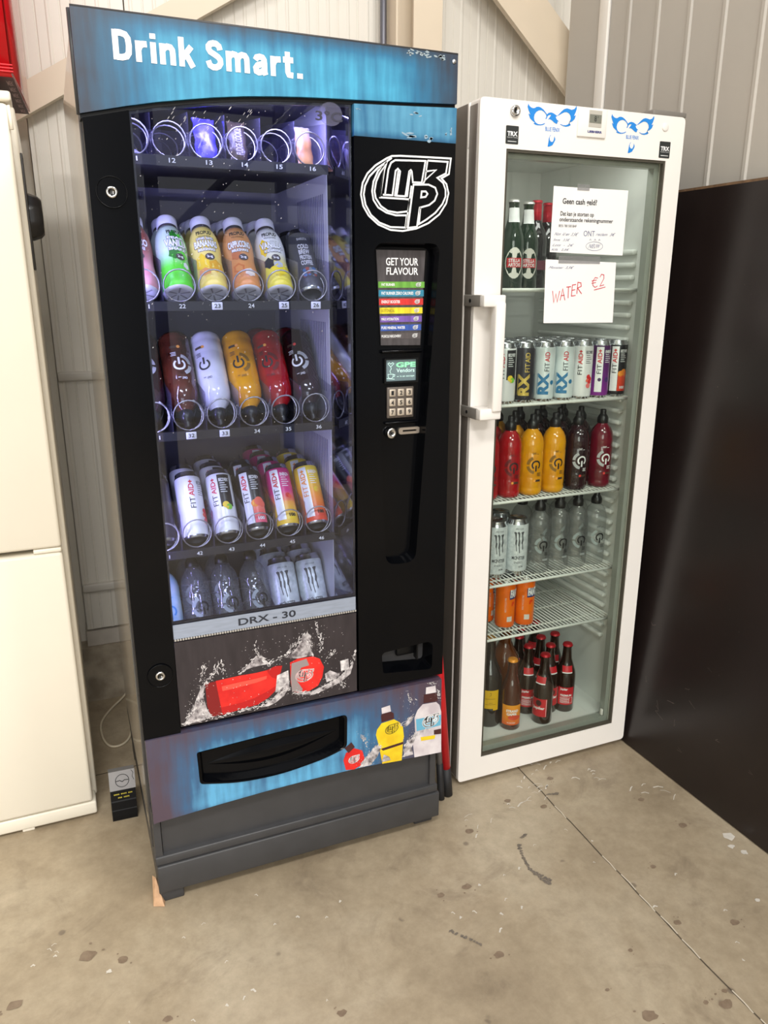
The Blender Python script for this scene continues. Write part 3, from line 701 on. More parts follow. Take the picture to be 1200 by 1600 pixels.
# header with the lettering
g = G(); g.plate([(0, 1.83), (MW, 1.83)]+[(x, z) for x, z in reversed(HB)], [], 0, .045)
hd = g.obj('header', grunge_blue('film_header', -.01, .75, 1.60, 1.845, .20, .22, .04, .055, dark=(44, 54, 70), mid=(38, 108, 146), light=(68, 160, 196), k=1.05), vm)
g = G(); bold_lettering(g, 'Drink Smart.', .062, 1.757, .401, 1.803, -.0008); g.obj('lettering', white_ink, hd)
g = G(); g.tube([(-.001, .02, 1.67), (-.001, .02, 1.832)], .004, 8); g.tube([(0, .002, 1.831), (MW, .002, 1.831)], .0025, 8); g.obj('edge_trim', dgrey, hd)
g = G(); g.lathe([(0, -.0015), (.004, -.0015), (.005, 0)], 12)
g.v = [(.7165+x, z, 1.817+y) for x, y, z in g.v]; g.obj('rivet', alu, hd)
g = G()
for (x, z, sx, sz) in [(.64, 1.824, .02, .003), (.665, 1.823, .02, .0035), (.69, 1.8225, .006, .002), (.62, 1.822, .008, .003)]:
    for _ in range(7): g.blob(x+random.gauss(0, sx*.5), z+random.gauss(0, .002), random.uniform(.002, .006), random.uniform(.0008, .002), random.uniform(-.4, .4), -.0006, 7)
g.obj('worn_print', M('worn_film', (150, 165, 172), .6), hd, kind='stuff')
g = G(); g.plate([(x, z-.0005) for x, z in HB]+[(x, z-.007) for x, z in reversed(HB)], [], .008, .04); g.obj('shadow_gap', black_m, vm)

# black stile with the two locks
g = G(); g.plate([(.003, .440), (.081, .440)]+[(x, hb(x)-.007) for x in (.081, .06, .03, .003)], [], .001, .045)
st = g.obj('left_stile', black, vm)
def lock(cx, cz, parent, r=.026):
    g = G(); g.lathe([(r*1.04, -.001), (r*1.02, -.0035), (r*.97, -.002), (r*.90, .003), (r*.6, .012), (r*.5, .014), (0, .014)], 28)
    g.v = [(cx+x, z, cz+y) for x, y, z in g.v]; cup = g.obj('lock_cup', black, parent)
    g = G(); g.lathe([(.0105, .014), (.0105, -.002), (.009, -.004), (.006, -.004), (.0055, -.002), (0, -.002)], 20)
    g.v = [(cx+x, z, cz+y) for x, y, z in g.v]; g.obj('lock_cylinder', chrome, parent)
    g = G(); g.box(cx-.0008, cx+.0008, -.0045, -.002, cz-.004, cz+.004); g.obj('keyhole', black_m, parent)
lock(.040, 1.545, st); lock(.0485, .588, st)

# glass pane and what is fixed to it
WT = [(x, hb(x)-.008) for x in (.497, .45, .395, .34, .285, .23, .18, .13, .082)]
g = G(); g.plate([(.082, .658), (.497, .658)]+WT, [], .006, .0095)
pane = g.obj('glass_pane', thin_glass('machine_glass', (236, 240, 248), 1.5), vm)
g = G()
inner = [(.0855, .70), (.4945, .70)]+[(x, z-.004) for x, z in [(.4945, hb(.4945)-.008)]+WT[1:-1]+[(.0855, hb(.0855)-.008)]]
g.plate([(.081, .658), (.498, .658)]+[(x, z+.001) for x, z in [(.498, hb(.498)-.008)]+WT[1:-1]+[(.081, hb(.081)-.008)]], [inner], .0098, .018)
g.obj('window_gasket', M('gasket', (24, 22, 34), .5), vm)
g = G(); g.box(.083, .496, .0045, .0058, .664, .696)
ds = g.obj('model_strip', M('brushed_strip', (168, 180, 202), .35, metal=.4, vary=.12, vscale=30, stretch=(1, 1, 6)), vm)
g = G(); g.text('DRX - 30', .222, .6715, .352, .688, .0038, bold=.02); g.obj('lettering', M('strip_ink', (42, 46, 56), .5), ds)
g = G()
for i in range(74): g.box(.084+i*.0056, .0878+i*.0056, .0025, .0055, .6595, .6635)
g.obj('bead_strip', M('bead', (196, 194, 190), .35, metal=.5), ds)
g = G(); g.blob(.455, 1.703, .024, .021, 0, .0055, 20, wob=0); tcd = g.obj('temperature_sticker', thin_glass('sticker_film', (205, 205, 225), 1.3, body=.25, bodycol=(150, 150, 180)), pane)
g = G(); g.text('3°C', .424, 1.690, .479, 1.708, .005, bold=.02); g.obj('lettering', M('sticker_ink', (40, 40, 60), .5), pane)

g = G()
for _ in range(330):
    x = random.betavariate(1.1, 1.6)*.40+.088; zz = 1.72-random.betavariate(1.0, 1.9)*.75
    if zz > hb(x)-.02: continue
    q = random.uniform(.00025, .0008); g.blob(x, zz, q*random.choice((1, 1, 2.2)), q, .9, .0056, 6)
for _ in range(30):
    x = random.uniform(.10, .3); zz = random.uniform(1.66, 1.70)
    if zz < hb(x)-.012: g.blob(x, zz, .004, .0004, .9, .0056, 6)
g.obj('dust', M('dust_speck', (190, 188, 190), .9), pane, kind='stuff')

# splash artwork panel under the glass
g = G(); g.box(.0825, .4965, .003, .02, .4535, .6565)
spp = g.obj('splash_panel', M('film_dark', (54, 48, 52), .38, col2=(44, 39, 43), vscale=6, stretch=(10, 1, 2)), vm)
red_ink = M('red_ink', (232, 48, 40), .4, col2=(205, 30, 30), vscale=22); dred_ink = M('dark_red_ink', (128, 24, 26), .4)
splash_ink = M('splash_ink', (232, 228, 228), .45, col2=(150, 145, 148), vscale=90)
sheet_ink = M('splash_sheet_ink', (214, 208, 210), .45, col2=(84, 76, 80), vscale=70)
g = G()
g.flat(SPLASH_SHAPES['body'], .0024, 0); g.flat(SPLASH_SHAPES['base'], .0023, 1); g.flat(SPLASH_SHAPES['cap'], .0023, 0); g.flat(SPLASH_SHAPES['grey'], .0021, 2); g.flat(SPLASH_SHAPES['band'], .0021, 3); g.flat(SPLASH_SHAPES['nozzle'], .0021, 3)
g.flat(BOTTLE_SHADES['dark'], .0022, 4); g.flat(BOTTLE_SHADES['neck'], .0022, 4); g.flat(BOTTLE_SHADES['light'], .0022, 5)
g.obj('printed_bottle', [red_ink, dred_ink, M('grey_ink', (150, 138, 138), .45), splash_ink, M('deep_red_ink', (186, 26, 28), .4), M('bright_red_ink', (244, 84, 70), .4)], spp)
def mini_logo(g, cx, cz, w, y, sw, rot=0., tilt=0.):
    for s in LOGO:
        pts = []
        for x, z in s:
            dx, dz = (x-.615)/.20*w, (z-1.566)/.20*w
            pts.append((cx+dx*math.cos(rot)-dz*math.sin(rot), cz+dx*math.sin(rot)+dz*math.cos(rot)))
        g.stroke(pts, sw, y)
cap_c = [sum(p[k] for p in SPLASH_SHAPES['cap'])/len(SPLASH_SHAPES['cap']) for k in (0, 1)]
g = G(); mini_logo(g, cap_c[0]-.006, cap_c[1]-.004, .042, .0018, .0022, -.12); g.obj('printed_logo', M('pink_ink', (236, 205, 205), .45), spp)
for sh_ in SPLASH_SHEETS:
    g = G(); g.flat(sh_, .0019); g.obj('printed_water', sheet_ink, spp)
g = G(); spray(g, SPLASH_CURVES, 1000, .0085, .0020, .0016)
for _ in range(60): g.blob(random.uniform(.09, .49), random.uniform(.47, .63), random.uniform(.0005, .0012), random.uniform(.0005, .0012), 0, .0016, 6)
g.v = [(min(max(x, .0835), .4955), y, min(max(z, .4545), .656)) for x, y, z in g.v]
g.obj('printed_splash', splash_ink, spp, kind='stuff')

# control column on the right
REC = round_poly([(.541, 1.472), (.694, 1.472), (.646, .762), (.571, .764)], [.03, .022, .026, .026], 6)
COIN = round_poly([(.560, .541), (.697, .549), (.695, .472), (.564, .486)], [.012, .02, .012, .006], 5)
g = G(); g.plate([(.501, .4525), (MW, .4525), (MW, 1.667), (.501, 1.667)], [REC, COIN], .001, .004)
g.box(.501, .504, .004, .045, .4525, 1.667); g.box(MW-.004, MW, .004, .045, .4525, 1.667); g.box(.501, MW, .004, .045, .4525, .4555)
cc = g.obj('control_column', black, vm)
g = G(); g.plate([(.501, 1.6675), (MW, 1.6675)]+[(x, hb(x)-.007) for x in (MW, .62, .501)], [], 0, .045)
cb = g.obj('blue_cap_panel', grunge_blue('film_cap', .44, .80, 1.655, 1.80, .06, .10, .03, .03, dark=(28, 52, 74), mid=(40, 100, 138), light=(84, 150, 182)), vm)
g = G()
for (x, z, a, b) in [(.633, 1.716, .012, .004), (.711, 1.690, .004, .008), (.702, 1.683, .003, .004), (.51, 1.715, .004, .002), (.62, 1.676, .025, .006), (.66, 1.6735, .012, .007)]:
    for _ in range(5): g.blob(x+random.gauss(0, a*.5), z+random.gauss(0, b*.4), a*.35, b*.35, random.uniform(-.5, .5), -.0006, 8)
g.obj('worn_print', M('worn_cap', (140, 165, 182), .6), cb, kind='stuff')
def recess(loop, depth, k, name, mat, parent, dx=0, dz=0, y0=.002):
    inn = scale_poly(loop, k, dx, dz); n = len(loop); g = G()
    g.add([(x, y0, z) for x, z in loop]+[(x, y0+depth, z) for x, z in inn], [(i, (i+1) % n, n+(i+1) % n, n+i) for i in range(n)], 0, False)
    g.add([(x, y0+depth, z) for x, z in inn], [tuple(range(n))])
    return g.obj(name, mat, parent)
g = G(); cx = sum(p[0] for p in REC)/len(REC); cz = sum(p[1] for p in REC)/len(REC)
INN = [(cx+(x-cx)*.90-.001, cz+(z-cz)*.978) for x, z in REC]; n = len(REC)
g.add([(x, .002, z) for x, z in REC]+[(x, .030, z) for x, z in INN], [(i, (i+1) % n, n+(i+1) % n, n+i) for i in range(n)])
g.add([(x, .030, z) for x, z in INN], [tuple(range(n))])
rc = g.obj('control_recess', black, vm)
cr = recess(COIN, .045, .86, 'coin_return', black, vm, .004, .004)
g = G(); g.rbox(.612, .664, .030, .043, .508, .536, .004); g.box(.658, .662, .012, .030, .500, .540); g.obj('return_flap', black_m, cr)
# the big outlined logo
g = G()
for s in LOGO: g.stroke(s, .0034, .0004)
g.obj('logo', white_ink, cc)
# flavour menu
fy = .0255
g = G(); g.plate([(.5575, 1.4585), (.6715, 1.4585), (.662, 1.2605), (.5685, 1.2625)], [], fy, .0296)
fm = g.obj('flavour_menu', M('menu_film', (78, 74, 76), .45, col2=(58, 54, 56), vscale=8, stretch=(14, 1, 2)), vm)
g = G(); ly = fy-.0006
g.text('GET YOUR', .5795, 1.4275, .6545, 1.443, ly, bold=.015); g.text('FLAVOUR', .5805, 1.4085, .6545, 1.4235, ly, bold=.015)
ITEMS = [('FAT BURNER', (112, 176, 70), 1.3822, 1.3946), ('FAT BURNER ZERO CALORIES', (52, 140, 172), 1.3641, 1.3775), ('ENERGY BOOSTER', (222, 56, 52), 1.3465, 1.3598), ('ISOTONICAL', (238, 218, 48), 1.3285, 1.3413), ('MAX HYDRATION', (124, 92, 178), 1.3108, 1.3236), ('PURE MINERAL WATER', (58, 92, 178), 1.2926, 1.3055), ('MUSCLE RECOVERY', (92, 86, 88), 1.2750, 1.2876)]
for i, (t, c_, z0, z1) in enumerate(ITEMS):
    if i != 3: g.text(t, .569, z0+.0036, .569+.0031*len(t), z1-.0034, ly-.0006, bold=.02)
    xr = .6605-.0012*i; zz = (z0+z1)/2
    mini_logo(g, xr-.005, zz, .012, ly-.0006, .0006)
fl = g.obj('lettering', white_ink, fm)
g = G(); g.text(ITEMS[3][0], .569, 1.332, .600, 1.338, ly-.0006); g.obj('lettering', M('olive_ink', (150, 136, 40), .5), fm)
for i, (t, c_, z0, z1) in enumerate(ITEMS):
    g = G(); xl = .5615+.0011*i; xr = .670-.0013*i
    g.flat([(xl, z0), (xr, z0), (xr, z1), (xl, z1)], ly); g.obj('menu_stripe', M('stripe_%d' % i, c_, .45, col2=tuple(int(v*.85) for v in c_), vscale=10, stretch=(12, 1, 2)), fm)
# slot bar, display, keypad, coin parts
g = G(); g.rbox(.568, .667, .020, .031, 1.2445, 1.2525, .0035, 2); g.obj('slot_bar', black, vm)
g = G(); g.rbox(.5765, .659, .022, .031, 1.0885, 1.0945, .0028, 2); g.obj('slot_bar', black, vm)
g = G(); g.plate([(.576, 1.180), (.657, 1.180), (.657, 1.2335), (.576, 1.2335)], [[(.580, 1.184), (.6535, 1.184), (.6535, 1.2305), (.580, 1.2305)]], .023, .031)
dp = g.obj('display', black_m, vm)
g = G(); g.box(.580, .6535, .0285, .0305, 1.184, 1.2305); g.obj('screen', M('screen_grey', (100, 118, 122), .3, emis=.25), dp)
g = G(); sy = .0280
g.text('GPE', .6055, 1.2135, .6525, 1.2245, sy, bold=.03)
g.obj('screen_green', M('screen_green', (130, 235, 160), .4, emis=.7), dp)
g = G(); g.text('Vendors', .6065, 1.2025, .650, 1.211, sy, bold=.005); g.stroke([(.6075, 1.1935), (.612, 1.1935)], .0008, sy); g.text('is an except', .615, 1.191, .650, 1.196, sy)
g.stroke([(.586, 1.222), (.589, 1.2245), (.5925, 1.221), (.597, 1.2245), (.600, 1.222), (.5925, 1.215), (.586, 1.222)], .001, sy)
g.stroke([(.5925, 1.215), (.594, 1.211), (.5905, 1.206), (.593, 1.201)], .001, sy)
g.stroke([(.586, 1.199), (.599, 1.199), (.5975, 1.192), (.5945, 1.190), (.590, 1.190), (.587, 1.192), (.586, 1.199)], .001, sy); g.stroke([(.599, 1.198), (.6025, 1.198), (.6015, 1.194), (.598, 1.1935)], .001, sy)
g.stroke([(.583, 1.190), (.602, 1.188)], .001, sy)
g.obj('screen_light', M('screen_white', (190, 225, 215), .4, emis=.6), dp)
g = G(); g.rbox(.5825, .6475, .024, .031, 1.102, 1.171, .002)
kp = g.obj('keypad', M('keypad_grey', (98, 90, 84), .4, metal=.3), vm)
key_me = None
gt = G()
for r in range(3):
    for c_ in range(3):
        x0 = .5865+c_*.0205; z0 = 1.1505-r*.0215
        w = .0155
        if r == 2 and c_ == 1: x0 -= .001; w = .0175
        g = G(); g.rbox(x0, x0+w, .020, .025, z0, z0+.0165, .0018); g.obj('key', M('key_steel', (196, 184, 168), .35, metal=.35), kp)
        gt.text(str(r*3+c_+1), x0+.0045, z0+.0035, x0+.0105, z0+.013, .0196, bold=.03)
gt.obj('key_digits', black_ink, kp)
g = G(); g.lathe([(.0125, .003), (.0125, -.010), (.011, -.013), (.005, -.013), (.0045, -.011), (0, -.011)], 20)
g.v = [(.591+x, .028+z, 1.0695+y) for x, y, z in g.v]
cl = g.obj('coin_lock', chrome, vm)
g = G(); g.box(.590, .592, .0135, .0155, 1.066, 1.073); g.obj('keyhole', black_m, cl)
g = G(); g.plate(round_poly([(.611, 1.064), (.664, 1.064), (.664, 1.079), (.611, 1.079)], .0074, 5), [[(.621, 1.0695), (.655, 1.0695), (.655, 1.0735), (.621, 1.0735)]], .024, .0305)
g.obj('coin_slot', M('slot_steel', (186, 176, 164), .3, metal=.8), vm)

# lower film panel with the delivery hatch
LP = [(.005, .4405), (.721, .4405), (.7215, .2285), (.71, .230), (.60, .238), (.497, .243), (.38, .2445), (.274, .243), (.15, .238), (.012, .230), (.006, .228)]
HATCH = round_poly([(.111, .386), (.468, .400), (.466, .311), (.41, .294), (.303, .2795), (.20, .284), (.113, .305)], [.005, .012, .012, .05, .05, .05, .008], 4)
g = G(); g.plate(LP, [HATCH], -.004, .02)
lp = g.obj('lower_panel', grunge_blue('film_lower', .02, .74, .205, .47, .12, .34, .05, .11, dark=(80, 66, 80), mid=(56, 98, 138), light=(96, 172, 216), k=1.05), vm)
g = G(); n = len(HATCH)
l2 = scale_poly(HATCH, .965); l3 = [(x, .345+(z-.345)*.86) for x, z in scale_poly(HATCH, .93)]
rings = [(HATCH, -.006), (l2, -.003), (l2, .002), (l3, .016)]
v = []
for lpz, y in rings: v += [(x, y, z) for x, z in lpz]
fs = [(k*n+i, k*n+(i+1) % n, (k+1)*n+(i+1) % n, (k+1)*n+i) for k in range(len(rings)-1) for i in range(n)]
g.add(v, fs); g.add([(x, .016, z) for x, z in l3], [tuple(range(n))])
hat = g.obj('delivery_hatch', black, vm)
g = G(); N = 24; v = []
for i in range(N+1):
    t = i/N; x = .135+.31*t; s_ = math.sin(PI*t)
    top, bot = .340+.012*t+.016*s_, .340+.012*t-.030*s_-.002
    for q in range(7):
        w = q/6; v.append((x, .0155-.008*math.sin(PI*w)*s_, top+(bot-top)*w))
g.add(v, [(7*i+k, 7*i+7+k, 7*i+8+k, 7*i+1+k) for i in range(N) for k in range(6)], 0, True)
g.obj('hatch_flap', black, hat)
yel = M('yellow_ink', (240, 214, 40), .4, col2=(228, 190, 30), vscale=30); brown_ink = M('brown_ink', (70, 34, 36), .45); milky = M('milky_ink', (226, 220, 222), .45, col2=(196, 186, 192), vscale=25); cyan = M('cyan_ink', (104, 176, 206), .45)
S = LOWER_SHAPES; py = -.0046
g = G()
for k, mi in (('y_body', 0), ('w_body', 2)): g.flat(S[k], py, mi)
for k, mi in (('y_cap', 2), ('y_collar', 1), ('y_band', 1), ('w_cap', 2), ('w_collar', 1), ('w_blue', 3), ('w_yellow', 0), ('w_dark', 1)): g.flat(S[k], py-.0003, mi)
g.flat(RED_BOTTLE[0], py, 4); g.flat(RED_BOTTLE[1], py-.0003, 1)
g.obj('printed_bottle', [yel, brown_ink, milky, cyan, red_ink], lp)
cen = lambda k: [sum(p[q] for p in S[k])/len(S[k]) for q in (0, 1)]
yc, wc = cen('y_body'), cen('w_blue'); rcx = [sum(p[q] for p in RED_BOTTLE[0])/len(RED_BOTTLE[0]) for q in (0, 1)]
g = G(); mini_logo(g, yc[0]+.002, yc[1]+.022, .036, py-.0006, .0014, .06); g.obj('printed_logo', M('ochre_ink', (150, 132, 40), .5), lp)
g = G(); mini_logo(g, wc[0]+.006, wc[1]+.004, .046, py-.0006, .003, .06); g.obj('printed_logo', white_ink, lp)
g = G(); mini_logo(g, rcx[0], rcx[1], .028, py-.0006, .0016, 0.); g.obj('printed_logo', white_ink, lp)
for sh_ in LOWER_SHEETS:
    g = G(); g.flat([(x, max(z_, .2445)) for x, z_ in sh_], py-.0007); g.obj('printed_water', sheet_ink, lp)
g = G(); spray(g, LOWER_CURVES, 1500, .008, .0018, py-.0010)
g.v = [(min(x, .720), y, max(min(z, .439), .232 if x > .65 else .2445)) for x, y, z in g.v]
g.obj('printed_splash', splash_ink, lp, kind='stuff')

# grey kick panel, plinth and feet
g = G(); g.box(.022, .703, .022, .04, .126, .25); g.obj('kick_panel', dgrey, vm)
for x0 in (.004, .701):
    g = G(); g.box(x0, x0+.016, .012, .06, .126, .25); g.obj('kick_post', dgrey, vm)
g = G(); g.rbox(.002, .723, .008, .74, .104, .127, .003); g.rbox(.004, .727, 0.004, .70, .030, .103, .003); pl = g.obj('plinth', dgrey, vm)
for (x0, x1, y0) in ((.004, .06, .012), (.667, .72, .03), (.004, .06, .62), (.667, .72, .62)):
    g = G(); g.rbox(x0, x1, y0, y0+.06, 0, .032, .003); g.obj('foot', dgrey, vm)

# trays with coils, dividers and number tags
TZ = [1.612, 1.348, 1.090, .833, .574]
CX = [.0885+.0689*i for i in range(6)]
coil_pts = [(.031*math.sin(2*PI*t/20), 0, -.031*math.cos(2*PI*t/20)) for t in range(20)]
coil_pts += [(.031*math.sin(2*PI*t/20), .085*t/20, -.031*math.cos(2*PI*t/20)) for t in range(0, 20*4+1)]
g = G(); g.tube(coil_pts, .0016, 6); coil_me = g.mesh('coil', M('coil_wire', (170, 168, 172), .3, metal=.85))
tray_m = M('tray_dark', (34, 33, 40), .5)
div_m = thin_glass('divider_clear', (236, 234, 244), 1.3, body=.05, bodycol=(190, 188, 220))
g = G(); g.box(-.0006, .0006, 0, .36, 0, .085); g.v[6] = (g.v[6][0], .36, .13); g.v[7] = (g.v[7][0], .36, .13); div_me = g.mesh('divider', div_m)
TAGS = [['11', '12', '13', '14', '15', '16'], ['21', '22', '23', '24', '25', '26'], ['31', '32', '33', '34', '35', '36'], ['41', '42', '43', '44', '45', '46'], []]
WHITE_TAGS = {'23', '25', '26', '32', '33'}
for r, tz in enumerate(TZ):
    g = G(); g.box(.052, .466, .058, .061, tz-.010, tz+.008)
    g.box(.052, .466, .061, .46, tz-.006, tz-.002)
    tr = g.obj('tray', tray_m, vm)
    for i, x in enumerate(CX):
        o = link('coil', coil_me, tr); o.location = (x, .074, tz+.038)
        o = link('divider', div_me, tr); o.location = (x+.03445, .064, tz)
        if TAGS[r]:
            t = TAGS[r][i]; w = t in WHITE_TAGS
            if w:
                g = G(); g.rbox(x-.0105, x+.0105, .0555, .058, tz-.0085, tz+.006, .001); g.obj('label_tag', M('tag_white', (228, 228, 238), .5), tr)
            g = G(); g.text(t, x-.0062, tz-.005, x+.0062, tz+.003, .0549, bold=.01); g.obj('tag_number', black_ink if w else white_ink, tr)

# ================================================================== GLASS DOOR FRIDGE
FX0, FX1, FY, FH = .847, 1.433, .1216, 1.79
fr = root('display_fridge', ((FX0+FX1)/2, .44, 0), 'white upright fridge with a glass door beside the vending machine', 'fridge')
fwhite = M('fridge_white', (240, 236, 230), .32, vary=.02, vscale=6)
fliner = M('fridge_liner', (232, 234, 230), .4)
fgrey = M('fridge_grey', (150, 146, 140), .35, metal=.3)
# cabinet
BY0, BY1 = .176, .745
g = G(); g.box(FX0+.002, FX0+.024, BY0, BY1, .03, FH-.004); g.box(FX1-.024, FX1-.002, BY0, BY1, .03, FH-.004); g.box(FX0+.024, FX1-.024, BY0, BY1, 1.735, FH-.004); g.box(FX0+.024, FX1-.024, BY1-.02, BY1, .03, 1.735); g.box(FX0+.024, FX1-.024, BY0, BY1, .03, .09)
g.obj('cabinet_body', M('fridge_side', (112, 106, 100), .3, metal=.3), fr)
g = G(); g.rbox(FX0-.001, FX0+.012, .170, .178, .03, FH-.004, .002); g.obj('edge_strip', fwhite, fr)
IX0, IX1, IZ0 = FX0+.026, FX1-.026, .10
g = G(); g.box(IX0-.002, IX0, BY0, .715, .09, 1.735); g.box(IX1, IX1+.002, BY0, .715, .09, 1.735); g.box(IX0, IX1, .713, .715, .09, 1.735); g.box(IX0, IX1, BY0, .715, 1.73, 1.735); g.box(IX0, IX1, BY0, .715, .09, IZ0)
ln = g.obj('liner', fliner, fr)
g = G(); g.rbox(-.016, 0, 0, .44, 0, .013, .0045, 2); rib_me = g.mesh('rib', fliner)
g = G(); g.rbox(0, .012, 0, .44, 0, .011, .0045, 2); rib2_me = g.mesh('rib', fliner)
z = .33
while z < 1.50:
    o = link('rib', rib_me, ln); o.location = (IX1, .225, z)
    o = link('rib', rib2_me, ln); o.location = (IX0, .225, z)
    z += .0335
g = G(); g.lathe([(0, 0), (.014, 0), (.014, .012), (.008, .016), (0, .016)], 12)
# hinge, feet
g = G(); g.rbox(FX1-.10, FX1+.005, .125, .20, FH, FH+.012, .003); g.rbox(FX1-.085, FX1-.03, .15, .24, FH-.004, FH+.018, .004); g.obj('hinge_cover', M('hinge_grey', (120, 116, 110), .4), fr)
for x in (FX0+.05, FX1-.09):
    for y in (.21, .68):
        g = G(); g.lathe([(.02, 0), (.02, .012), (.01, .016), (.01, .032)], 14, c=(x, y, 0)); g.obj('foot', black_m, fr)
# door
DX0, DX1, DZ0, DZ1 = .919, 1.383, .086, 1.688
g = G(); g.plate(round_poly([(FX0, .02), (FX1, .02), (FX1, FH), (FX0, FH)], .012, 4), [[(DX0, DZ0), (DX1, DZ0), (DX1, DZ1), (DX0, DZ1)]], FY, FY+.045)
door = g.obj('door_frame', fwhite, fr)
g = G()
ol = [(DX0, DZ0), (DX1, DZ0), (DX1, DZ1), (DX0, DZ1)]; il = [(DX0+.006, DZ0+.008), (DX1-.006, DZ0+.008), (DX1-.006, DZ1-.006), (DX0+.006, DZ1-.006)]
g.plate(ol, [il], FY+.002, FY+.012); g.obj('glass_seal', M('seal_dark', (74, 70, 60), .45, metal=.2), door)
g = G(); g.plate(ol, [[(DX0+.016, DZ0+.018), (DX1-.016, DZ0+.018), (DX1-.016, DZ1-.016), (DX0+.016, DZ1-.016)]], FY+.022, FY+.044); g.obj('glass_spacer', M('spacer_grey', (168, 172, 164), .35, metal=.3), door)
g = G(); g.box(DX0+.002, DX1-.002, FY+.014, FY+.018, DZ0+.002, DZ1-.002); g.obj('glass_pane', thin_glass('fridge_glass', (246, 249, 246), 1.45), door)
g = G(); g.rbox(1.36, 1.366, FY+.024, FY+.034, .105, .125, .002); g.obj('seal_clip', fwhite, door)
# hinge gap pieces on the visible left edge
g = G(); g.rbox(FX0-.002, FX0+.008, FY+.046, FY+.052, 1.69, FH-.004, .002); g.obj('door_gasket', fwhite, door)
# handle
hm = fwhite
g = G(); g.rbox(.874, .901, .060, .088, 1.092, 1.350, .005)
h = g.obj('door_handle', hm, fr)
for z in (1.3525, 1.087):
    g = G(); g.rbox(.8435, .902, .066, .119, z-.0135, z+.0135, .003); g.obj('handle_bracket', hm, h)
    g = G(); g.rbox(.8405, .8465, .080, .160, z-.0135, z+.0135, .002); g.obj('bracket_plate', fgrey, h)
    g = G(); g.lathe([(.0045, 0), (.0045, .001), (.002, .0015), (0, .0015)], 12); g.v = [(.8405-zz, .128+x, z+y) for x, y, zz in g.v]; g.obj('screw_hole', black_m, h)
g = G(); g.rbox(.8455, .8475, FY+.010, FY+.044, .03, FH-.012, .001); g.obj('door_side', M('fridge_side'), door)
# things on the header
fy = FY-.0006
g = G(); g.lathe([(.012, 0), (.012, -.006), (.010, -.008), (.006, -.008), (.005, -.006), (0, -.006)], 22); g.v = [(.9365+x, FY+z, 1.7665+y) for x, y, z in g.v]
dl = g.obj('door_lock', chrome, door)
g = G(); g.box(.9357, .9373, FY-.0085, FY-.006, 1.7625, 1.7705); g.obj('keyhole', black_m, dl)
g = G(); g.lathe([(.0095, 0), (.0095, -.002), (.008, -.003), (0, -.003)], 20); g.v = [(1.3705+x, FY+z, 1.764+y) for x, y, z in g.v]; g.obj('cover_plug', fwhite, door)
g = G(); g.rbox(1.1085, 1.190, FY-.005, FY+.002, 1.7255, 1.789, .002); td = g.obj('thermometer', fwhite, door)
g = G(); g.box(1.1375, 1.174, FY-.0058, FY-.0048, 1.748, 1.784); g.obj('display_bezel', M('lcd_frame', (186, 182, 172), .4), td)
g = G(); g.box(1.139, 1.1725, FY-.0064, FY-.0056, 1.757, 1.775); g.obj('lcd', M('lcd_grey', (120, 122, 112), .3), td)
g = G(); g.text('8', 1.152, 1.760, 1.1585, 1.772, FY-.0068, bold=.01); g.text('°', 1.161, 1.768, 1.164, 1.772, FY-.0068); g.obj('digits', M('lcd_ink', (52, 54, 50), .5), td)
g = G(); g.text('LIEBHERR', 1.1355, 1.7355, 1.177, 1.7405, FY-.0056, bold=.04); g.obj('lettering', M('navy_ink', (36, 44, 120), .5), td)
blue = M('fenix_blue', (28, 132, 216), .45)
for dx, dz, k in ((0, 0, 1.0), (.2315, -.0015, .955)):
    def tf(p): return (.967+(p[0]-.967)*k+dx+(.004 if dx else 0), 1.74+(p[1]-1.74)*k+dz)
    g = G()
    for kk in ('wingL', 'wingR', 'head', 'tail'): g.flat([tf(p) for p in FENIX[kk]], fy)
    x0, z0 = tf((1.0204, 1.7315)); x1, z1 = tf((1.0606, 1.7405)); g.text('BLUE FENIX', x0, z0, x1, z1, fy, bold=.01)
    em = g.obj('wing_emblem', blue, door)
for (x0, x1, z0, z1) in ((.9155, .949, 1.698, 1.7362), (1.3585, 1.392, 1.694, 1.7318)):
    g = G(); g.plate(round_poly([(x0, z0), (x1, z0), (x1, z1), (x0, z1)], .002, 2), [], FY-.0008, FY); sk = g.obj('black_sticker', M('sticker_black', (38, 42, 42), .45), door)
    g = G(); g.text('TRX', x0+.0035, z0+.0165, x1-.003, z0+.0265, FY-.0012, bold=.035); g.text('Suspension Training', x0+.0035, z0+.0125, x1-.003, z0+.0150, FY-.0012); g.stroke([(x0+.005, z0+.0055), (x1-.005, z0+.0055)], .0012, FY-.0012); g.obj('lettering', white_ink, sk)
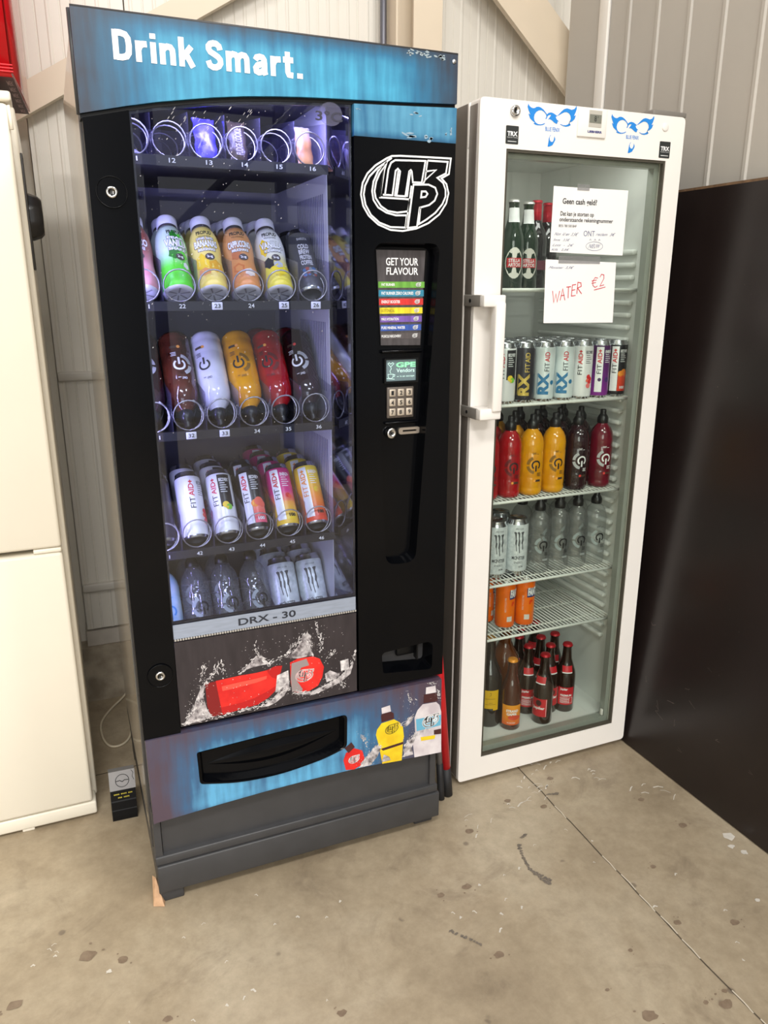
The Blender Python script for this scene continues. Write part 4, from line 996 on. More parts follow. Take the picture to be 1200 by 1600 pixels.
# wire shelves
SZ = [1.377, 1.084, .820, .577, .4125]
wire = M('shelf_wire', (232, 234, 228), .4)
for z in SZ:
    g = G(); x0, x1, y0, y1 = IX0+.012, IX1-.004, .190, .665
    g.tube([(x0, y0, z), (x1, y0, z)], .0042, 8); g.tube([(x0, y1, z), (x1, y1, z)], .0035, 8); g.tube([(x0, y0, z), (x0, y1, z)], .0035, 8); g.tube([(x1, y0, z), (x1, y1, z)], .0035, 8)
    for yy in (.235, .34, .45, .56): g.tube([(x0, yy, z-.004), (x1, yy, z-.004)], .0025, 6)
    sh = g.obj('wire_shelf', wire, fr)
    g = G(); n = 40
    for i in range(1, n):
        x = x0+(x1-x0)*i/n; g.tube([(x, y0-.001, z+.0012), (x, y1, z+.0012)], .0015, 5)
    g.obj('wire_grid', wire, sh)
fl_ = area('fridge_fill', (1.14, .215, 1.722), (1.14, .40, .6), .40, .05, .6, (1, .99, .96)); fl_.parent = fr; fl_.matrix_parent_inverse = Matrix.Translation(-fr.location)  # added fill light, hidden behind the door header, to brighten the shelves
# sheets of paper taped to the door
def paper(name, lab, cor, curl, inks, tape=None):
    cx = sum(p[0] for p in cor)/4; cz = min(p[1] for p in cor)
    rt = root(name, (cx, FY, cz), lab, 'paper sheet')
    g = G(); n = 16; m = 6; v = []
    tl, tr_, br, bl = [Vector(p) for p in cor]
    for j in range(m+1):
        for i in range(n+1):
            s, t = i/n, j/m
            p = (tl*(1-s)+tr_*s)*(1-t)+(bl*(1-s)+br*s)*t
            v.append((p.x, FY+.0125-.0006-curl(s, t), p.y))
    g.add(v, [(j*(n+1)+i, (j+1)*(n+1)+i, (j+1)*(n+1)+i+1, j*(n+1)+i+1) for j in range(m) for i in range(n)], 0, True)
    g.obj('sheet', M('paper_white', (240, 238, 236), .7, vary=.015, vscale=10), rt)
    for mat, fn in inks:
        g = G(); fn(g)
        out = []
        for x, y, z in g.v:
            s = (x-tl.x)/(tr_.x-tl.x); t = (tl.y-z)/(tl.y-bl.y)
            out.append((x, FY+.0125-.0012-curl(min(max(s, 0), 1), min(max(t, 0), 1)), z))
        g.v = out; g.obj('writing', mat, rt)
    if tape:
        g = G()
        for (x0, x1, z0, z1) in tape: g.box(x0, x1, FY+.0105, FY+.0117, z0, z1)
        g.obj('tape', thin_glass('clear_tape', (226, 226, 226), 1.4, body=.15, bodycol=(215, 215, 215)), rt)
    return rt
ink_k = M('print_grey', (34, 34, 36), .6); pen = M('pen_blue', (96, 106, 140), .6); pen_r = M('marker_red', (206, 62, 74), .6)
def w1(g):
    g.text('Geen cash geld?', 1.0883, 1.5735, 1.1905, 1.5905, 0, bold=.02); g.text('Dat kan je storten op', 1.0841, 1.5475, 1.1835, 1.5605, 0, bold=.015); g.text('onderstaande rekeningnummer', 1.0822, 1.5345, 1.2427, 1.5470, 0, bold=.015); g.text('BE55 780 500 BHF', 1.0813, 1.5245, 1.1343, 1.5305, 0)
def w2(g):
    g.text('Non  kl en  3,5€', 1.0718, 1.504, 1.1385, 1.5127, 0, shear=.1); g.text('ONT', 1.1565, 1.505, 1.190, 1.518, 0); g.text('reclam  3€', 1.196, 1.507, 1.2507, 1.5145, 0, shear=.1)
    g.text('Snoe   3,5€', 1.069, 1.4915, 1.1153, 1.498, 0, shear=.1); g.text('Lots  -  2€', 1.0688, 1.480, 1.1276, 1.486, 0, shear=.1); g.text('Kifa   2,5€', 1.0658, 1.469, 1.1153, 1.475, 0, shear=.1)
    g.text('NIEUW', 1.1755, 1.4775, 1.2075, 1.487, 0, shear=.15)
    g.stroke([(1.1914+.0255*math.cos(2*PI*k/20), 1.4820+.0105*math.sin(2*PI*k/20)) for k in range(21)], .0009, 0)
    for x in (1.178, 1.192, 1.205): g.stroke([(x-.003, 1.495), (x, 1.499), (x+.003, 1.495)], .0009, 0)
paper('paper_notice', 'white printed notice taped highest on the fridge glass, asking about cash', [(1.0595, 1.616), (1.284, 1.616), (1.280, 1.461), (1.060, 1.466)], lambda s, t: .018*max(0, .28-s)**1.3*(1-t*.6)+.003*t*s, [(ink_k, w1), (pen, w2)], [(1.130, 1.165, 1.610, 1.624)])
RED = {'W': [[(0, 1), (.22, 0), (.5, .75), (.72, .05), (1, 1)]], 'A': [[(0, 0), (.45, 1), (1, 0)], [(.2, .4), (.85, .45)]], 'T': [[(0, .95), (1, 1)], [(.45, .98), (.5, 0)]], 'E': [[(.9, 1), (.1, .95), (0, 0), (.95, .05)], [(.05, .5), (.8, .55)]], 'R': [[(0, 0), (.1, 1), (.7, .95), (.8, .65), (.1, .5), (.95, 0)]],
       'e': [[(1, .95), (.5, 1), (.15, .6), (.2, .2), (.6, 0), (1, .15)], [(-.05, .65), (.8, .75)], [(-.05, .4), (.7, .5)]], '2': [[(.0, .75), (.3, 1), (.85, .95), (.9, .65), (.1, 0), (1, .12)]]}
def w3(g):
    x = 1.0746; base = 1.3465
    for ch, w in zip('WATER', (.021, .0145, .014, .0135, .0155)):
        for s in RED[ch]: g.stroke([(x+w*a, base+.028*b) for a, b in s], .0022, 0)
        x += w+.0025; base += .0052
    for ch, x0, z0, w, hh in (('e', 1.192, 1.383, .018, .024), ('2', 1.216, 1.386, .014, .029)):
        for s in RED[ch]: g.stroke([(x0+w*a, z0+hh*b) for a, b in s], .0018, 0)
    g.stroke([(1.1997, 1.3765), (1.2347, 1.384)], .0018, 0)
def w4(g): g.text('Monster  3,5€', 1.062, 1.4265, 1.1321, 1.4335, 0, shear=.1)
paper('paper_note', 'white paper sheet with red handwritten WATER price below the printed notice', [(1.0505, 1.449), (1.263, 1.444), (1.2655, 1.295), (1.052, 1.297)], lambda s, t: .010*max(0, s-.8)**1.2*(1-t)+.004*t, [(pen_r, w3), (pen, w4)], [(1.088, 1.213, 1.440, 1.458)])

# ================================================================== LEFT SIDE THINGS
lf = root('white_fridge', (-.43, .70, 0), 'plain cream white fridge freezer standing at the left edge', 'fridge')
cw = M('cream_enamel', (238, 232, 216), .35, vary=.02, vscale=5)
g = G(); g.rbox(-.75, -.1085, .452, 1.0, .03, 1.755, .006); g.obj('cabinet_body', cw, lf)
g = G(); g.rbox(-.748, -.1205, .393, .446, .775, 1.75, .008); d1 = g.obj('door', cw, lf)
g = G(); g.rbox(-.748, -.1205, .393, .446, .050, .762, .008); d2 = g.obj('door', cw, lf)
g = G(); g.rbox(-.745, -.1225, .440, .455, .048, 1.752, .003); g.obj('door_gasket', M('gasket_grey', (150, 142, 128), .6), lf)
g = G(); g.rbox(-.185, -.122, .395, .44, .763, .774, .003); g.obj('middle_hinge', cw, lf)
g = G(); g.rbox(-.748, -.113, .397, .452, .008, .046, .005); g.rbox(-.30, -.27, .40, .44, 0, .012, .002); g.obj('kick_strip', cw, lf)
g = G(); g.rbox(-.17, -.112, .40, .50, 1.755, 1.775, .005); g.obj('top_hinge', cw, lf)
g = G(); g.tube([(-.128, .41, 1.74), (-.119, .398, 1.745), (-.117, .394, 1.70)], .004, 8); g.obj('hinge_pin', cw, lf)
for x in (-.70, -.16):
    g = G(); g.lathe([(.018, 0), (.018, .01), (.01, .014), (.01, .032)], 14, c=(x, .48, 0)); g.obj('foot', M('foot_cream', (226, 214, 190), .5), lf)

# red glossy box lying on top of it
rb = root('red_box', (-.28, .6, 1.775), 'glossy red box on top of the cream fridge, dark printed underside', 'box')
redp = M('red_vinyl', (206, 16, 26), .22, coat=.4)
g = G()
ft, bk = .375, .86
P = lambda x, y, z: (x+(y-ft)*.05, y, z+(y-ft)*.035)
v = [P(x, y, z) for z in (1.797, 2.45) for x, y in ((-.46, ft), (-.1005, ft), (-.1005, bk), (-.46, bk))]
bm = bmesh.new(); vv = [bm.verts.new(p) for p in v]
for f in ((0, 3, 2, 1), (4, 5, 6, 7), (0, 1, 5, 4), (1, 2, 6, 5), (2, 3, 7, 6), (3, 0, 4, 7)): bm.faces.new([vv[i] for i in f])
bmesh.ops.bevel(bm, geom=list(bm.edges), offset=.006, segments=3, affect='EDGES'); g.bm(bm, 0, True)
g.obj('shell', redp, rb)
g = G()
for k in range(3): g.box(-.46, -.101, ft-.0012, ft+.004, 1.804+k*.006, 1.8065+k*.006)
g.obj('ridge', redp, rb)
g = G(); g.add([P(-.455, ft+.01, 1.7962), P(-.103, ft+.01, 1.7962), P(-.103, bk-.01, 1.7962), P(-.455, bk-.01, 1.7962)], [(0, 1, 2, 3)]); g.obj('underside', M('box_underside', (70, 12, 16), .5), rb)
g = G()
for k in range(6):
    y = ft+.05+k*.07
    g.add([P(-.120+px*.012, y+pz*.05, 1.7957) for px, pz in text_geo('MEK', .02)[0]], text_geo('MEK', .02)[1])
g.obj('underside_print', M('box_print', (190, 160, 160), .6), rb)
g = G(); g.box(-.44, -.15, .45, .83, 1.775, 1.797+.005); g.obj('inner_tray', M('box_underside'), rb)

# black knob plate on the fridge side
kb = root('latch_knob', (-.108, .5, 1.43), 'black fluted knob on a black plate fixed to the cream fridge side', 'knob')
g = G(); g.rbox(-.109, -.1035, .46, .545, 1.42, 1.665, .002); g.obj('plate', M('knob_plate', (40, 38, 36), .35), kb)
g = G(); seg = 32; v = []
for (k, xx) in ((1.0, 0), (1.0, .003), (.88, .020), (.74, .027), (0.0, .028)):
    for i in range(seg):
        w = 2*PI*i/seg; rr = .050*k*(1+.05*math.cos(9*w)*(1 if 0 < k < 1.01 else 0))
        v.append((-.1035+xx, .50+rr*.7*math.cos(w), 1.536+rr*math.sin(w)))
g.add(v, [(r*seg+i, r*seg+(i+1) % seg, (r+1)*seg+(i+1) % seg, (r+1)*seg+i) for r in range(4) for i in range(seg)], 0, True)
g.obj('knob', M('knob_black', (20, 20, 22), .3), kb)

# black counter box on the floor
dv = root('bait_station', (-.045, .37, 0), 'small black box with a silver top on the floor between fridge and machine', 'box')
def tl_(x, y, z): return (x-.045+.02*z, .352+y*.9+z*.10-.05*x, z)
g = G()
prof = [(-.0, .0), (-.002, .012), (-.003, .03), (-.002, .032), (-.0025, .055), (-.001, .058), (0, .088)]
v = []; n = len(prof)
for x in (-.032, .032):
    for y, z in prof: v.append(tl_(x, y, z))
    v.append(tl_(x, .05, .088)); v.append(tl_(x, .06, 0))
m_ = n+2
g.add(v, [tuple(range(m_))[::-1], tuple(range(m_, 2*m_))]+[(i, (i+1) % m_, m_+(i+1) % m_, m_+i) for i in range(m_)])
g.obj('body', M('bait_black', (14, 14, 16), .4, spec=.2), dv)
g = G(); v = [tl_(x, y, z) for (x, y, z) in ((-.033, -.002, .088), (.033, -.002, .088), (.033, .004, .140), (-.033, .004, .140), (-.033, .045, .086), (.033, .045, .086), (.033, .03, .136), (-.033, .03, .136))]
g.add(v, [(0, 1, 2, 3), (5, 4, 7, 6), (4, 0, 3, 7), (1, 5, 6, 2), (3, 2, 6, 7), (4, 5, 1, 0)])
tp = g.obj('silver_top', M('bait_silver', (150, 150, 152), .35, metal=.5), dv)
g = G(); N = 24
cir = [(.017*math.cos(2*PI*k/N), .113+.017*math.sin(2*PI*k/N)) for k in range(N+1)]
t = G(); t.stroke(cir, .0016, 0); t.stroke([(-.016, .113), (-.006, .114), (0, .110), (.006, .114), (.016, .113)], .002, 0); t.stroke([(.024, .138), (.029, .13), (.026, .12), (.030, .11)], .0012, 0)
g.add([tl_(p[0], -.0026+(p[2]-.088)*.115, p[2]) for p in t.v], t.f); g.obj('emblem', black_ink, tp)
g = G(); t = G(); [t.flat([(x0, z0), (x0+.0026, z0), (x0+.0026, z0+.0035), (x0, z0+.0035)], 0) for x0, z0 in [(-.024+.0037*k, .0745) for k in range(13) if k not in (4, 9)]+[(-.014+.0037*k, .0645) for k in range(8) if k != 3]]
g.add([tl_(p[0], -.0012, p[2]) for p in t.v], t.f); g.obj('lettering', M('yellow_print', (190, 176, 60), .5), dv)

# cable on the floor
pts = [(.05, 1.03, .10), (.034, 1.028, .05), (.01, 1.02, .012), (-.035, .965, .004), (-.065, .91, .004), (-.079, .86, .004), (-.078, .79, .004), (-.065, .735, .004), (-.045, .716, .004), (-.02, .722, .004), (.0, .75, .004), (.012, .80, .004), (.016, .86, .004)]
def smooth(pts, k=4):
    out = []
    P = [Vector(p) for p in pts]
    for i in range(len(P)-1):
        a, b, c, d = P[max(i-1, 0)], P[i], P[i+1], P[min(i+2, len(P)-1)]
        for j in range(k):
            t = j/k
            out.append(.5*((2*b)+(-a+c)*t+(2*a-5*b+4*c-d)*t*t+(-a+3*b-3*c+d)*t**3))
    out.append(P[-1]); return out
g = G(); g.tube(smooth(pts), .0035, 8); g.obj('power_cable', M('cable_cream', (222, 210, 184), .5), label='cream white cable looping on the floor behind the vending machine', cat='cable')

# poles wedged between the two machines
rp = root('red_pole', (.806, .12, 0), 'red pole with a black rubber end leaning between the two machines', 'pole')
a, b = Vector((.808, .108, .002)), Vector((.754, .115, .62)); q = a.lerp(b, .145)
g = G(); g.tube([a, q], .0135, 16); g.obj('rubber_end', M('rubber_black', (34, 34, 36), .6), rp)
g = G(); g.tube([q, b], .0125, 16); g.obj('shaft', M('pole_red', (210, 22, 32), .4, vary=.1, vscale=40), rp)
gp = root('grey_pole', (.782, .12, 0), 'grey pole with a black end standing behind the red pole', 'pole')
a, b = Vector((.7815, .098, .002)), Vector((.770, .16, .66)); q = a.lerp(b, .165)
g = G(); g.tube([a, a.lerp(b, .06), a.lerp(b, .1), q], .010, 12); g.obj('rubber_end', M('rubber_black'), gp)
g = G(); g.tube([q, b], .0085, 12); g.obj('shaft', M('pole_grey', (150, 146, 144), .35, metal=.5), gp)
# folded cardboard shim by the plinth corner
g = G()
g.add([(-.012, .006, .001), (.012, -.004, .001), (.022, .05, .001), (-.004, .062, .001), (.0, .035, .055), (-.006, .05, .05), (-.002, .006, .012)], [(0, 1, 6), (0, 6, 4, 5), (1, 2, 4, 6), (0, 5, 3), (2, 3, 5, 4), (0, 3, 2, 1)])
g.obj('cardboard_shim', M('cardboard', (206, 166, 130), .8, vary=.2, vscale=60), label='crumpled piece of brown cardboard tucked under the plinth corner', cat='cardboard')

# ================================================================== DRINKS
def prof_r(prof):
    tab = sorted([(z, r) for r, z in prof]); 
    return lambda v: interp(tab, v)+.0004
def place(rt, x, y, z, lean=0., flip=False, spin=0.):
    if flip:      # standing on the tip of its cap, .2252 above the base
        m = Matrix.Rotation(PI-lean, 4, 'X') @ Matrix.Rotation(PI+spin, 4, 'Z')
        x, y, z = Vector((x, y, z)) - m @ Vector((0, 0, .2252))
    else: m = Matrix.Rotation(-lean, 4, 'X') @ Matrix.Rotation(spin, 4, 'Z')
    rt.matrix_basis = Matrix.Translation((x, y, z)) @ m
    return rt
def prod(name, label, cat, group=None): return root(name, (0, 0, 0), label, cat, group, world=False)
can_alu = M('can_alu', (206, 208, 212), .22, metal=1.)
CAN = [(.0, .006), (.018, .0085), (.0215, .001), (.0235, .0), (.0252, .0015), (.0278, .006), (.0288, .011), (.0288, .138), (.0282, .143), (.0245, .152), (.0252, .1545), (.0248, .1558), (.0232, .1555), (.0225, .1515), (0, .151)]
def can_body(rt, mat, k=1.0, h=1.0, base=CAN):
    pr = [(r*k, z*h) for r, z in base]
    g = G(); g.lathe(pr, 28, mis=[1, 1, 1, 1, 1, 0, 0, 0, 1, 1, 1, 1, 1, 1])
    b = g.obj('can_body', [mat, can_alu], rt)
    g = G(); g.lathe([(.0, .1524*h), (.006*k, .1526*h), (.0065*k, .1518*h)], 12); g.v = [(x, y*1.7-.006*k, z) for x, y, z in g.v]; g.obj('pull_tab', can_alu, rt)
    return b
RC = .0288+.0004
ink = lambda n, c_: M('ink_'+n, c_, .4)
K_, W_, R_ = black_ink, white_ink, ink('red', (206, 34, 40))

def fitaid(label, group, body, strip, name_ink, panel, heading, fruit, low=None, rx=None, head_ink=None):
    rt = prod('drink_can', label, 'drink can', group)
    can_body(rt, body)
    if strip is not None:
        g = G(); g.wrap_rect(-.024, -.004, .016, .139, RC); g.obj('white_strip', strip, rt)
    R = RC+.0003
    u0, u1 = (-.0205, -.0085) if rx is None else (-.004, .008)
    if rx is None:
        g = G(); g.wrap_text('FIT', u0, .066, u1, .092, R, up=True); g.obj('lettering', name_ink[0], rt)
        g = G(); g.wrap_text('AID', u0, .094, u1, .124, R, up=True, bold=.02)
        g.wrap_rect(u0+.002, u1-.002, .127, .130, R, nu=2, nv=1); g.wrap_rect((u0+u1)/2-.0012, (u0+u1)/2+.0012, .1245, .1325, R, nu=2, nv=1); g.obj('lettering', name_ink[1], rt)
    else:
        g = G(); g.wrap_text('FIT', -.004, .080, .009, .103, R, up=True); g.obj('lettering', name_ink[0], rt)
        g = G(); g.wrap_text('AID', -.004, .105, .009, .131, R, up=True, bold=.02); g.obj('lettering', name_ink[1], rt)
        g = G(); g.wrap_text('RX', -.020, .018, .010, .076, R, up=True, bold=.05)
        g.wrap_stroke([(-.022, .02), (-.022, .074)], .0015, R); g.obj('lettering', rx, rt)
    if panel is not None:
        g = G(); g.wrap_rect(-.003, .026, .062, .139, RC); g.obj('dark_panel', panel, rt)
    if heading:
        g = G(); hi = head_ink or W_
        g.wrap_text(heading, .000, .122, .023, .1305, R, bold=.03)
        for k in range(5): g.wrap_rect(.001, .001+.012+.003*((k*7) % 3), .1175-k*.0052, .1190-k*.0052, R, nu=3, nv=1)
        g.obj('lettering', hi, rt)
    if low is not None:
        g = G(); g.wrap_rect(-.003, .026, .016, .060, RC); g.obj('lower_print', low, rt)
    if fruit:
        g = G(); ms = []
        for i, (u, v, a, c_) in enumerate(fruit):
            g.wrap_disc(u, v, a, a, R+.0002+.0001*i, i); ms.append(c_)
        g.obj('fruit_print', ms, rt)
    if low is not None:
        g = G(); g.wrap_text('100', .004, .022, .020, .030, R+.0006, bold=.05); g.obj('lettering', K_ if heading and 'ENERGY' in heading else W_, rt)
    return rt
white_can = M('can_white', (232, 233, 234), .3, metal=.1)
lemon = ink('lemon', (240, 206, 52)); lime = ink('lime', (130, 200, 70)); orange = ink('orange', (240, 140, 40)); pinkf = ink('pinkfruit', (238, 106, 86)); straw = ink('straw', (214, 40, 44)); peach = ink('peach', (244, 176, 70))
GOLD = M('ink_gold', (206, 178, 84), .35, metal=.3)
blk_can = M('can_black', (30, 30, 34), .3)
BLUE_RX = ink('rxblue', (44, 118, 164))
def can_white_red(l, gq): return fitaid(l, gq, white_can, None, (K_, R_), None, 'RECOVERY', [(.012, .060, .0065, straw), (.018, .054, .006, straw), (.009, .050, .005, pinkf), (.016, .046, .006, straw), (.012, .036, .007, ink('rose', (236, 120, 120)))], head_ink=ink('ash', (90, 90, 94)))
def can_lemon(l, gq): return fitaid(l, gq, white_can, white_can, (K_, R_), blk_can, 'RECOVERY', [(.008, .066, .008, lemon), (.015, .061, .007, lime), (.011, .058, .004, lemon)])
def can_pink(l, gq): return fitaid(l, gq, blk_can, white_can, (K_, R_), None, 'RECOVERY+', [(.003, .062, .009, orange), (.003, .062, .006, peach), (.013, .066, .011, pinkf), (.020, .060, .008, pinkf)], low=banded('low_pink', [(.016, (236, 96, 130)), (.045, (240, 110, 96)), (.06, (244, 150, 130))]))
def can_magenta(l, gq): return fitaid(l, gq, banded('mag_yellow', [(.0, (240, 200, 60)), (.045, (240, 190, 60)), (.065, (236, 120, 90)), (.085, (214, 50, 130)), (.15, (196, 32, 120))]), white_can, (K_, R_), None, 'ENERGY+', [(.010, .074, .006, straw), (.015, .071, .005, ink('strawb', (236, 90, 60)))], low=banded('low_yel', [(.016, (244, 214, 50)), (.06, (238, 160, 70))]))
def can_yellow(l, gq): return fitaid(l, gq, banded('yel_orange', [(.0, (226, 70, 50)), (.03, (232, 90, 50)), (.07, (240, 150, 50)), (.11, (242, 204, 60)), (.15, (244, 216, 80))]), white_can, (ink('orangeletter', (236, 140, 40)), ink('orangeletter', (236, 140, 40))), None, 'ENERGY+', [(.012, .082, .0065, lemon), (.015, .080, .004, peach)], low=banded('low_or', [(.016, (222, 60, 50)), (.06, (240, 140, 50))]))
def can_gold(l, gq): return fitaid(l, gq, M('can_charcoal', (52, 50, 56), .3, metal=.3), None, (GOLD, GOLD), None, None, None, rx=GOLD)
def can_rxblue(l, gq): return fitaid(l, gq, M('can_ice', (222, 232, 234), .3, metal=.1), None, (K_, R_), None, None, [(.020, .05, .006, BLUE_RX)], rx=BLUE_RX)
def can_purple(l, gq): return fitaid(l, gq, banded('purp', [(.0, (132, 40, 140)), (.05, (110, 36, 128)), (.1, (80, 26, 90)), (.15, (70, 24, 82))]), white_can, (K_, R_), None, 'ENERGY', [(.010, .05, .007, ink('violetf', (70, 40, 110))), (-.012, .05, .005, ink('plum', (60, 30, 80)))])
def can_mango(l, gq): return fitaid(l, gq, blk_can, white_can, (K_, R_), None, 'RECOVERY', [(.004, .064, .008, orange), (.004, .064, .005, peach), (.014, .068, .009, orange), (.020, .062, .007, pinkf)], low=banded('low_red', [(.016, (220, 60, 40)), (.06, (228, 84, 50))]))

def cold_brew(l, gq):
    rt = prod('drink_can', l, 'drink can', gq)
    can_body(rt, M('can_graphite', (72, 72, 78), .35, metal=.3))
    g = G()
    for t, v, w in (('COLD', .100, .024), ('BREW', .086, .024), ('PROTEIN', .072, .026), ('COFFEE', .058, .026)): g.wrap_text(t, -.012, v, -.012+w, v+.0115, RC, bold=.03)
    g.wrap_text('BARISTA', -.010, .122, .012, .128, RC); g.obj('lettering', ink('paleink', (206, 206, 212)), rt)
    g = G()
    for i in range(14): g.wrap_disc(random.uniform(-.014, .016), random.uniform(.030, .050), random.uniform(.003, .006), random.uniform(.002, .005), RC+.0001*i, i % 3, 7)
    g.obj('beans_print', [ink('bluepatch', (60, 100, 150)), ink('redpatch', (150, 70, 60)), ink('greypatch', (120, 130, 140))], rt)
    return rt

MILK = [(0, .004), (.018, .002), (.026, 0), (.0305, .004), (.0322, .012), (.0318, .040), (.0295, .062), (.0292, .075), (.0312, .095), (.0316, .112), (.029, .134), (.0235, .150), (.0205, .156)]
def milkshake(l, gq, lower, upper, lines, txt, patch, badge=True):
    rt = prod('milkshake_bottle', l, 'bottle', gq)
    Rm = prof_r(MILK)
    sleeve = banded('sleeve_'+l[:12], [(.0, lower), (.05, lower), (.09, upper), (.156, upper)], .35)
    base_w = M('bottle_base_white', (226, 224, 228), .4)
    g = G(); g.lathe(MILK, 28, mis=[1, 1, 1]+[0]*9); g.obj('bottle_body', [sleeve, base_w], rt)
    g = G()
    for k in range(6):
        a = PI*2*k/6+.3
        t = [(.004, -.0012), (.024, -.0022), (.024, .0022), (.004, .0012)]
        g.add([(p*math.cos(a)-q*math.sin(a), p*math.sin(a)+q*math.cos(a), .0036-.0002-(p/.026)*.0042) for p, q in t], [(3, 2, 1, 0)])
    g.obj('base_groove', M('base_groove', (150, 146, 152), .5), rt)
    g = G(); g.lathe([(.0205, .155), (.0195, .162), (.0195, .164), (0, .164)], 24); g.obj('neck', M('neck_smoke', (70, 66, 64), .3), rt)
    g = G(); g.lathe([(.0192, .163), (.0212, .1635), (.0212, .181), (.0200, .184), (0, .1845)], 30); g.obj('cap', M('cap_white', (226, 226, 236), .4), rt)
    g = G(); g.wrap_text('PROPUD', -.016, .128, .016, .139, Rm, bold=.04); g.wrap_text('MILKSHAKE', -.013, .121, .013, .1255, Rm); g.obj('lettering', txt[0], rt)
    Rt = lambda v: Rm(v)+.0006
    g = G()
    for q, (t, v, hh) in enumerate(zip(lines, (.1135, .0955, .0865), (.0065, .0165, .0065))): 
        if t: g.wrap_text(t, -.025 if q == 1 else -.018, v, .025 if q == 1 else .018, v+hh, Rt, bold=.04)
    g.obj('lettering', txt[1], rt)
    g = G()
    Rs = lambda v: Rm(v)+.00045
    for q, (t, v, hh) in enumerate(zip(lines, (.1135, .0955, .0865), (.0065, .0165, .0065))):
        if t: g.wrap_text(t, (-.025 if q == 1 else -.018)-.0009, v-.0009, (.025 if q == 1 else .018)+.0009, v+hh+.0009, Rs, bold=.085)
    g.obj('lettering_outline', M('outline_ink', (84, 74, 70), .5), rt)
    g = G(); ms = []
    for i, (u, v, a, b, c_) in enumerate(patch):
        n = 12; pts = [(u, v)]+[(u+a*math.cos(2*PI*k/n+i)*(1+.25*(k % 2)), v+b*math.sin(2*PI*k/n+i)*(1+.25*(k % 2))) for k in range(n)]
        g.wrap(pts, [(0, 1+k, 1+(k+1) % n) for k in range(n)], lambda v_, i=i: Rm(v_)+.0002+.00004*i, len(ms)); ms.append(c_)
    if ms: g.obj('fruit_print', ms, rt)
    if badge:
        g = G(); g.wrap_disc(.004, .072, .010, .008, lambda v: Rm(v)+.0008); bd_ = g.obj('protein_badge', M('badge_dark', (74, 64, 66), .4), rt)
        g = G(); g.wrap_text('20g', -.002, .068, .010, .076, lambda v: Rm(v)+.0012, bold=.03); g.obj('lettering', W_, rt)
    return rt

ONTP = [(0, .003), (.02, .0), (.0290, .001), (.0330, .008), (.0335, .018), (.0322, .022), (.0335, .026), (.0335, .050), (.0327, .053), (.0335, .056), (.0332, .120), (.0322, .124), (.0332, .128), (.0330, .146), (.0305, .160), (.0245, .173), (.0165, .182), (.0135, .186), (.0135, .190)]
def ont(l, gq, body, logo_ink, swoosh, dot, clear=False, panel=None):
    rt = prod('sports_bottle', l, 'bottle', gq)
    Ro = lambda v: .0336+.0004 if v < .15 else prof_r(ONTP)(v)
    g = G(); g.lathe(ONTP, 26 if not clear else 22); g.obj('bottle_body', body, rt)
    g = G(); g.lathe([(.0150, .186), (.0160, .187), (.0160, .200), (.0125, .207), (.0095, .211), (.0085, .213), (.0085, .222), (.0070, .225), (0, .2252)], 18); g.obj('sports_cap', M('cap_black', (20, 20, 22), .3), rt)
    if panel is not None:
        g = G(); g.wrap_rect(-.030, .030, .040, .135, lambda v: .0337); g.obj('label_film', panel, rt)
    R = lambda v: .0341
    g = G(); cu, cv, rr = .006, .088, .0112
    arc = [(cu+rr*math.sin(a), cv+rr*math.cos(a)) for a in [PI*(-.80+1.6*k/18) for k in range(19)]]
    g.wrap_stroke(arc, .0042, R); g.wrap_stroke([(cu, cv-.001), (cu, cv-.018)], .0044, R)
    g.wrap_text('ONT', -.006, .118, .005, .1235, R, bold=.01); g.wrap_rect(.0065, .013, .1185, .1195, R, nu=2, nv=1)
    for k in range(3): g.wrap_rect(.010, .010+.012-.002*(k % 2), .064-k*.0035, .0655-k*.0035, R, nu=2, nv=1)
    g.obj('power_logo', logo_ink, rt)
    if swoosh is not None:
        g = G(); r2 = .0212
        for a0, a1 in ((-.95, -.55), (-.48, -.12)):
            arc = [(cu-.002+r2*math.sin(a), cv+r2*math.cos(a)) for a in [PI*(a0+(a1-a0)*k/8) for k in range(9)]]
            g.wrap_stroke(arc, .0080, R)
        g.obj('label_swoosh', swoosh, rt)
    g = G(); g.wrap_rect(.004, .022, .0405, .0465, R, nu=3, nv=1); g.obj('label_strip', ink('stripdark', (70, 52, 40)) if not clear else ink('stripgrey', (150, 155, 155)), rt)
    if dot is not None:
        g = G(); g.wrap_disc(.003, .0438, .0036, .0036, lambda v: .0344); g.obj('orange_dot', dot, rt)
    return rt
def drink(name, c_, c2=None): return M('drink_'+name, c_, .12, coat=.5, col2=c2, vscale=25)
clear_pet = thin_glass('clear_bottle', (252, 253, 253), 1.62, edge=.14, body=.06, bodycol=(240, 244, 244))
tint_pet = thin_glass('amber_bottle', (128, 66, 40), 1.45, edge=.6, body=.16, bodycol=(120, 50, 24))
dot_o = ink('dotorange', (244, 164, 70)); dot_r = ink('dotred', (226, 66, 60)); sw_grey = ink('swooshgrey', (176, 178, 180)); sw_olive = ink('swoosholive', (138, 96, 14)); sw_red = ink('swooshred', (104, 12, 20)); sw_clear = ink('swooshclear', (150, 160, 160))
def ont_red(l, gq): return ont(l, gq, drink('red', (176, 16, 26), (150, 8, 18)), black_ink, sw_red, dot_o)
def ont_yellow(l, gq): return ont(l, gq, drink('yellow', (232, 164, 10), (214, 140, 4)), black_ink, sw_olive, dot_o)
def ont_purple(l, gq): return ont(l, gq, drink('purple', (44, 12, 22), (30, 8, 14)), white_ink, sw_grey, dot_r)
def ont_magenta(l, gq): return ont(l, gq, drink('magenta', (112, 6, 34), (88, 2, 24)), white_ink, sw_grey, dot_r)
def ont_white(l, gq): return ont(l, gq, drink('white', (222, 222, 232), (206, 206, 220)), black_ink, None, dot_o)
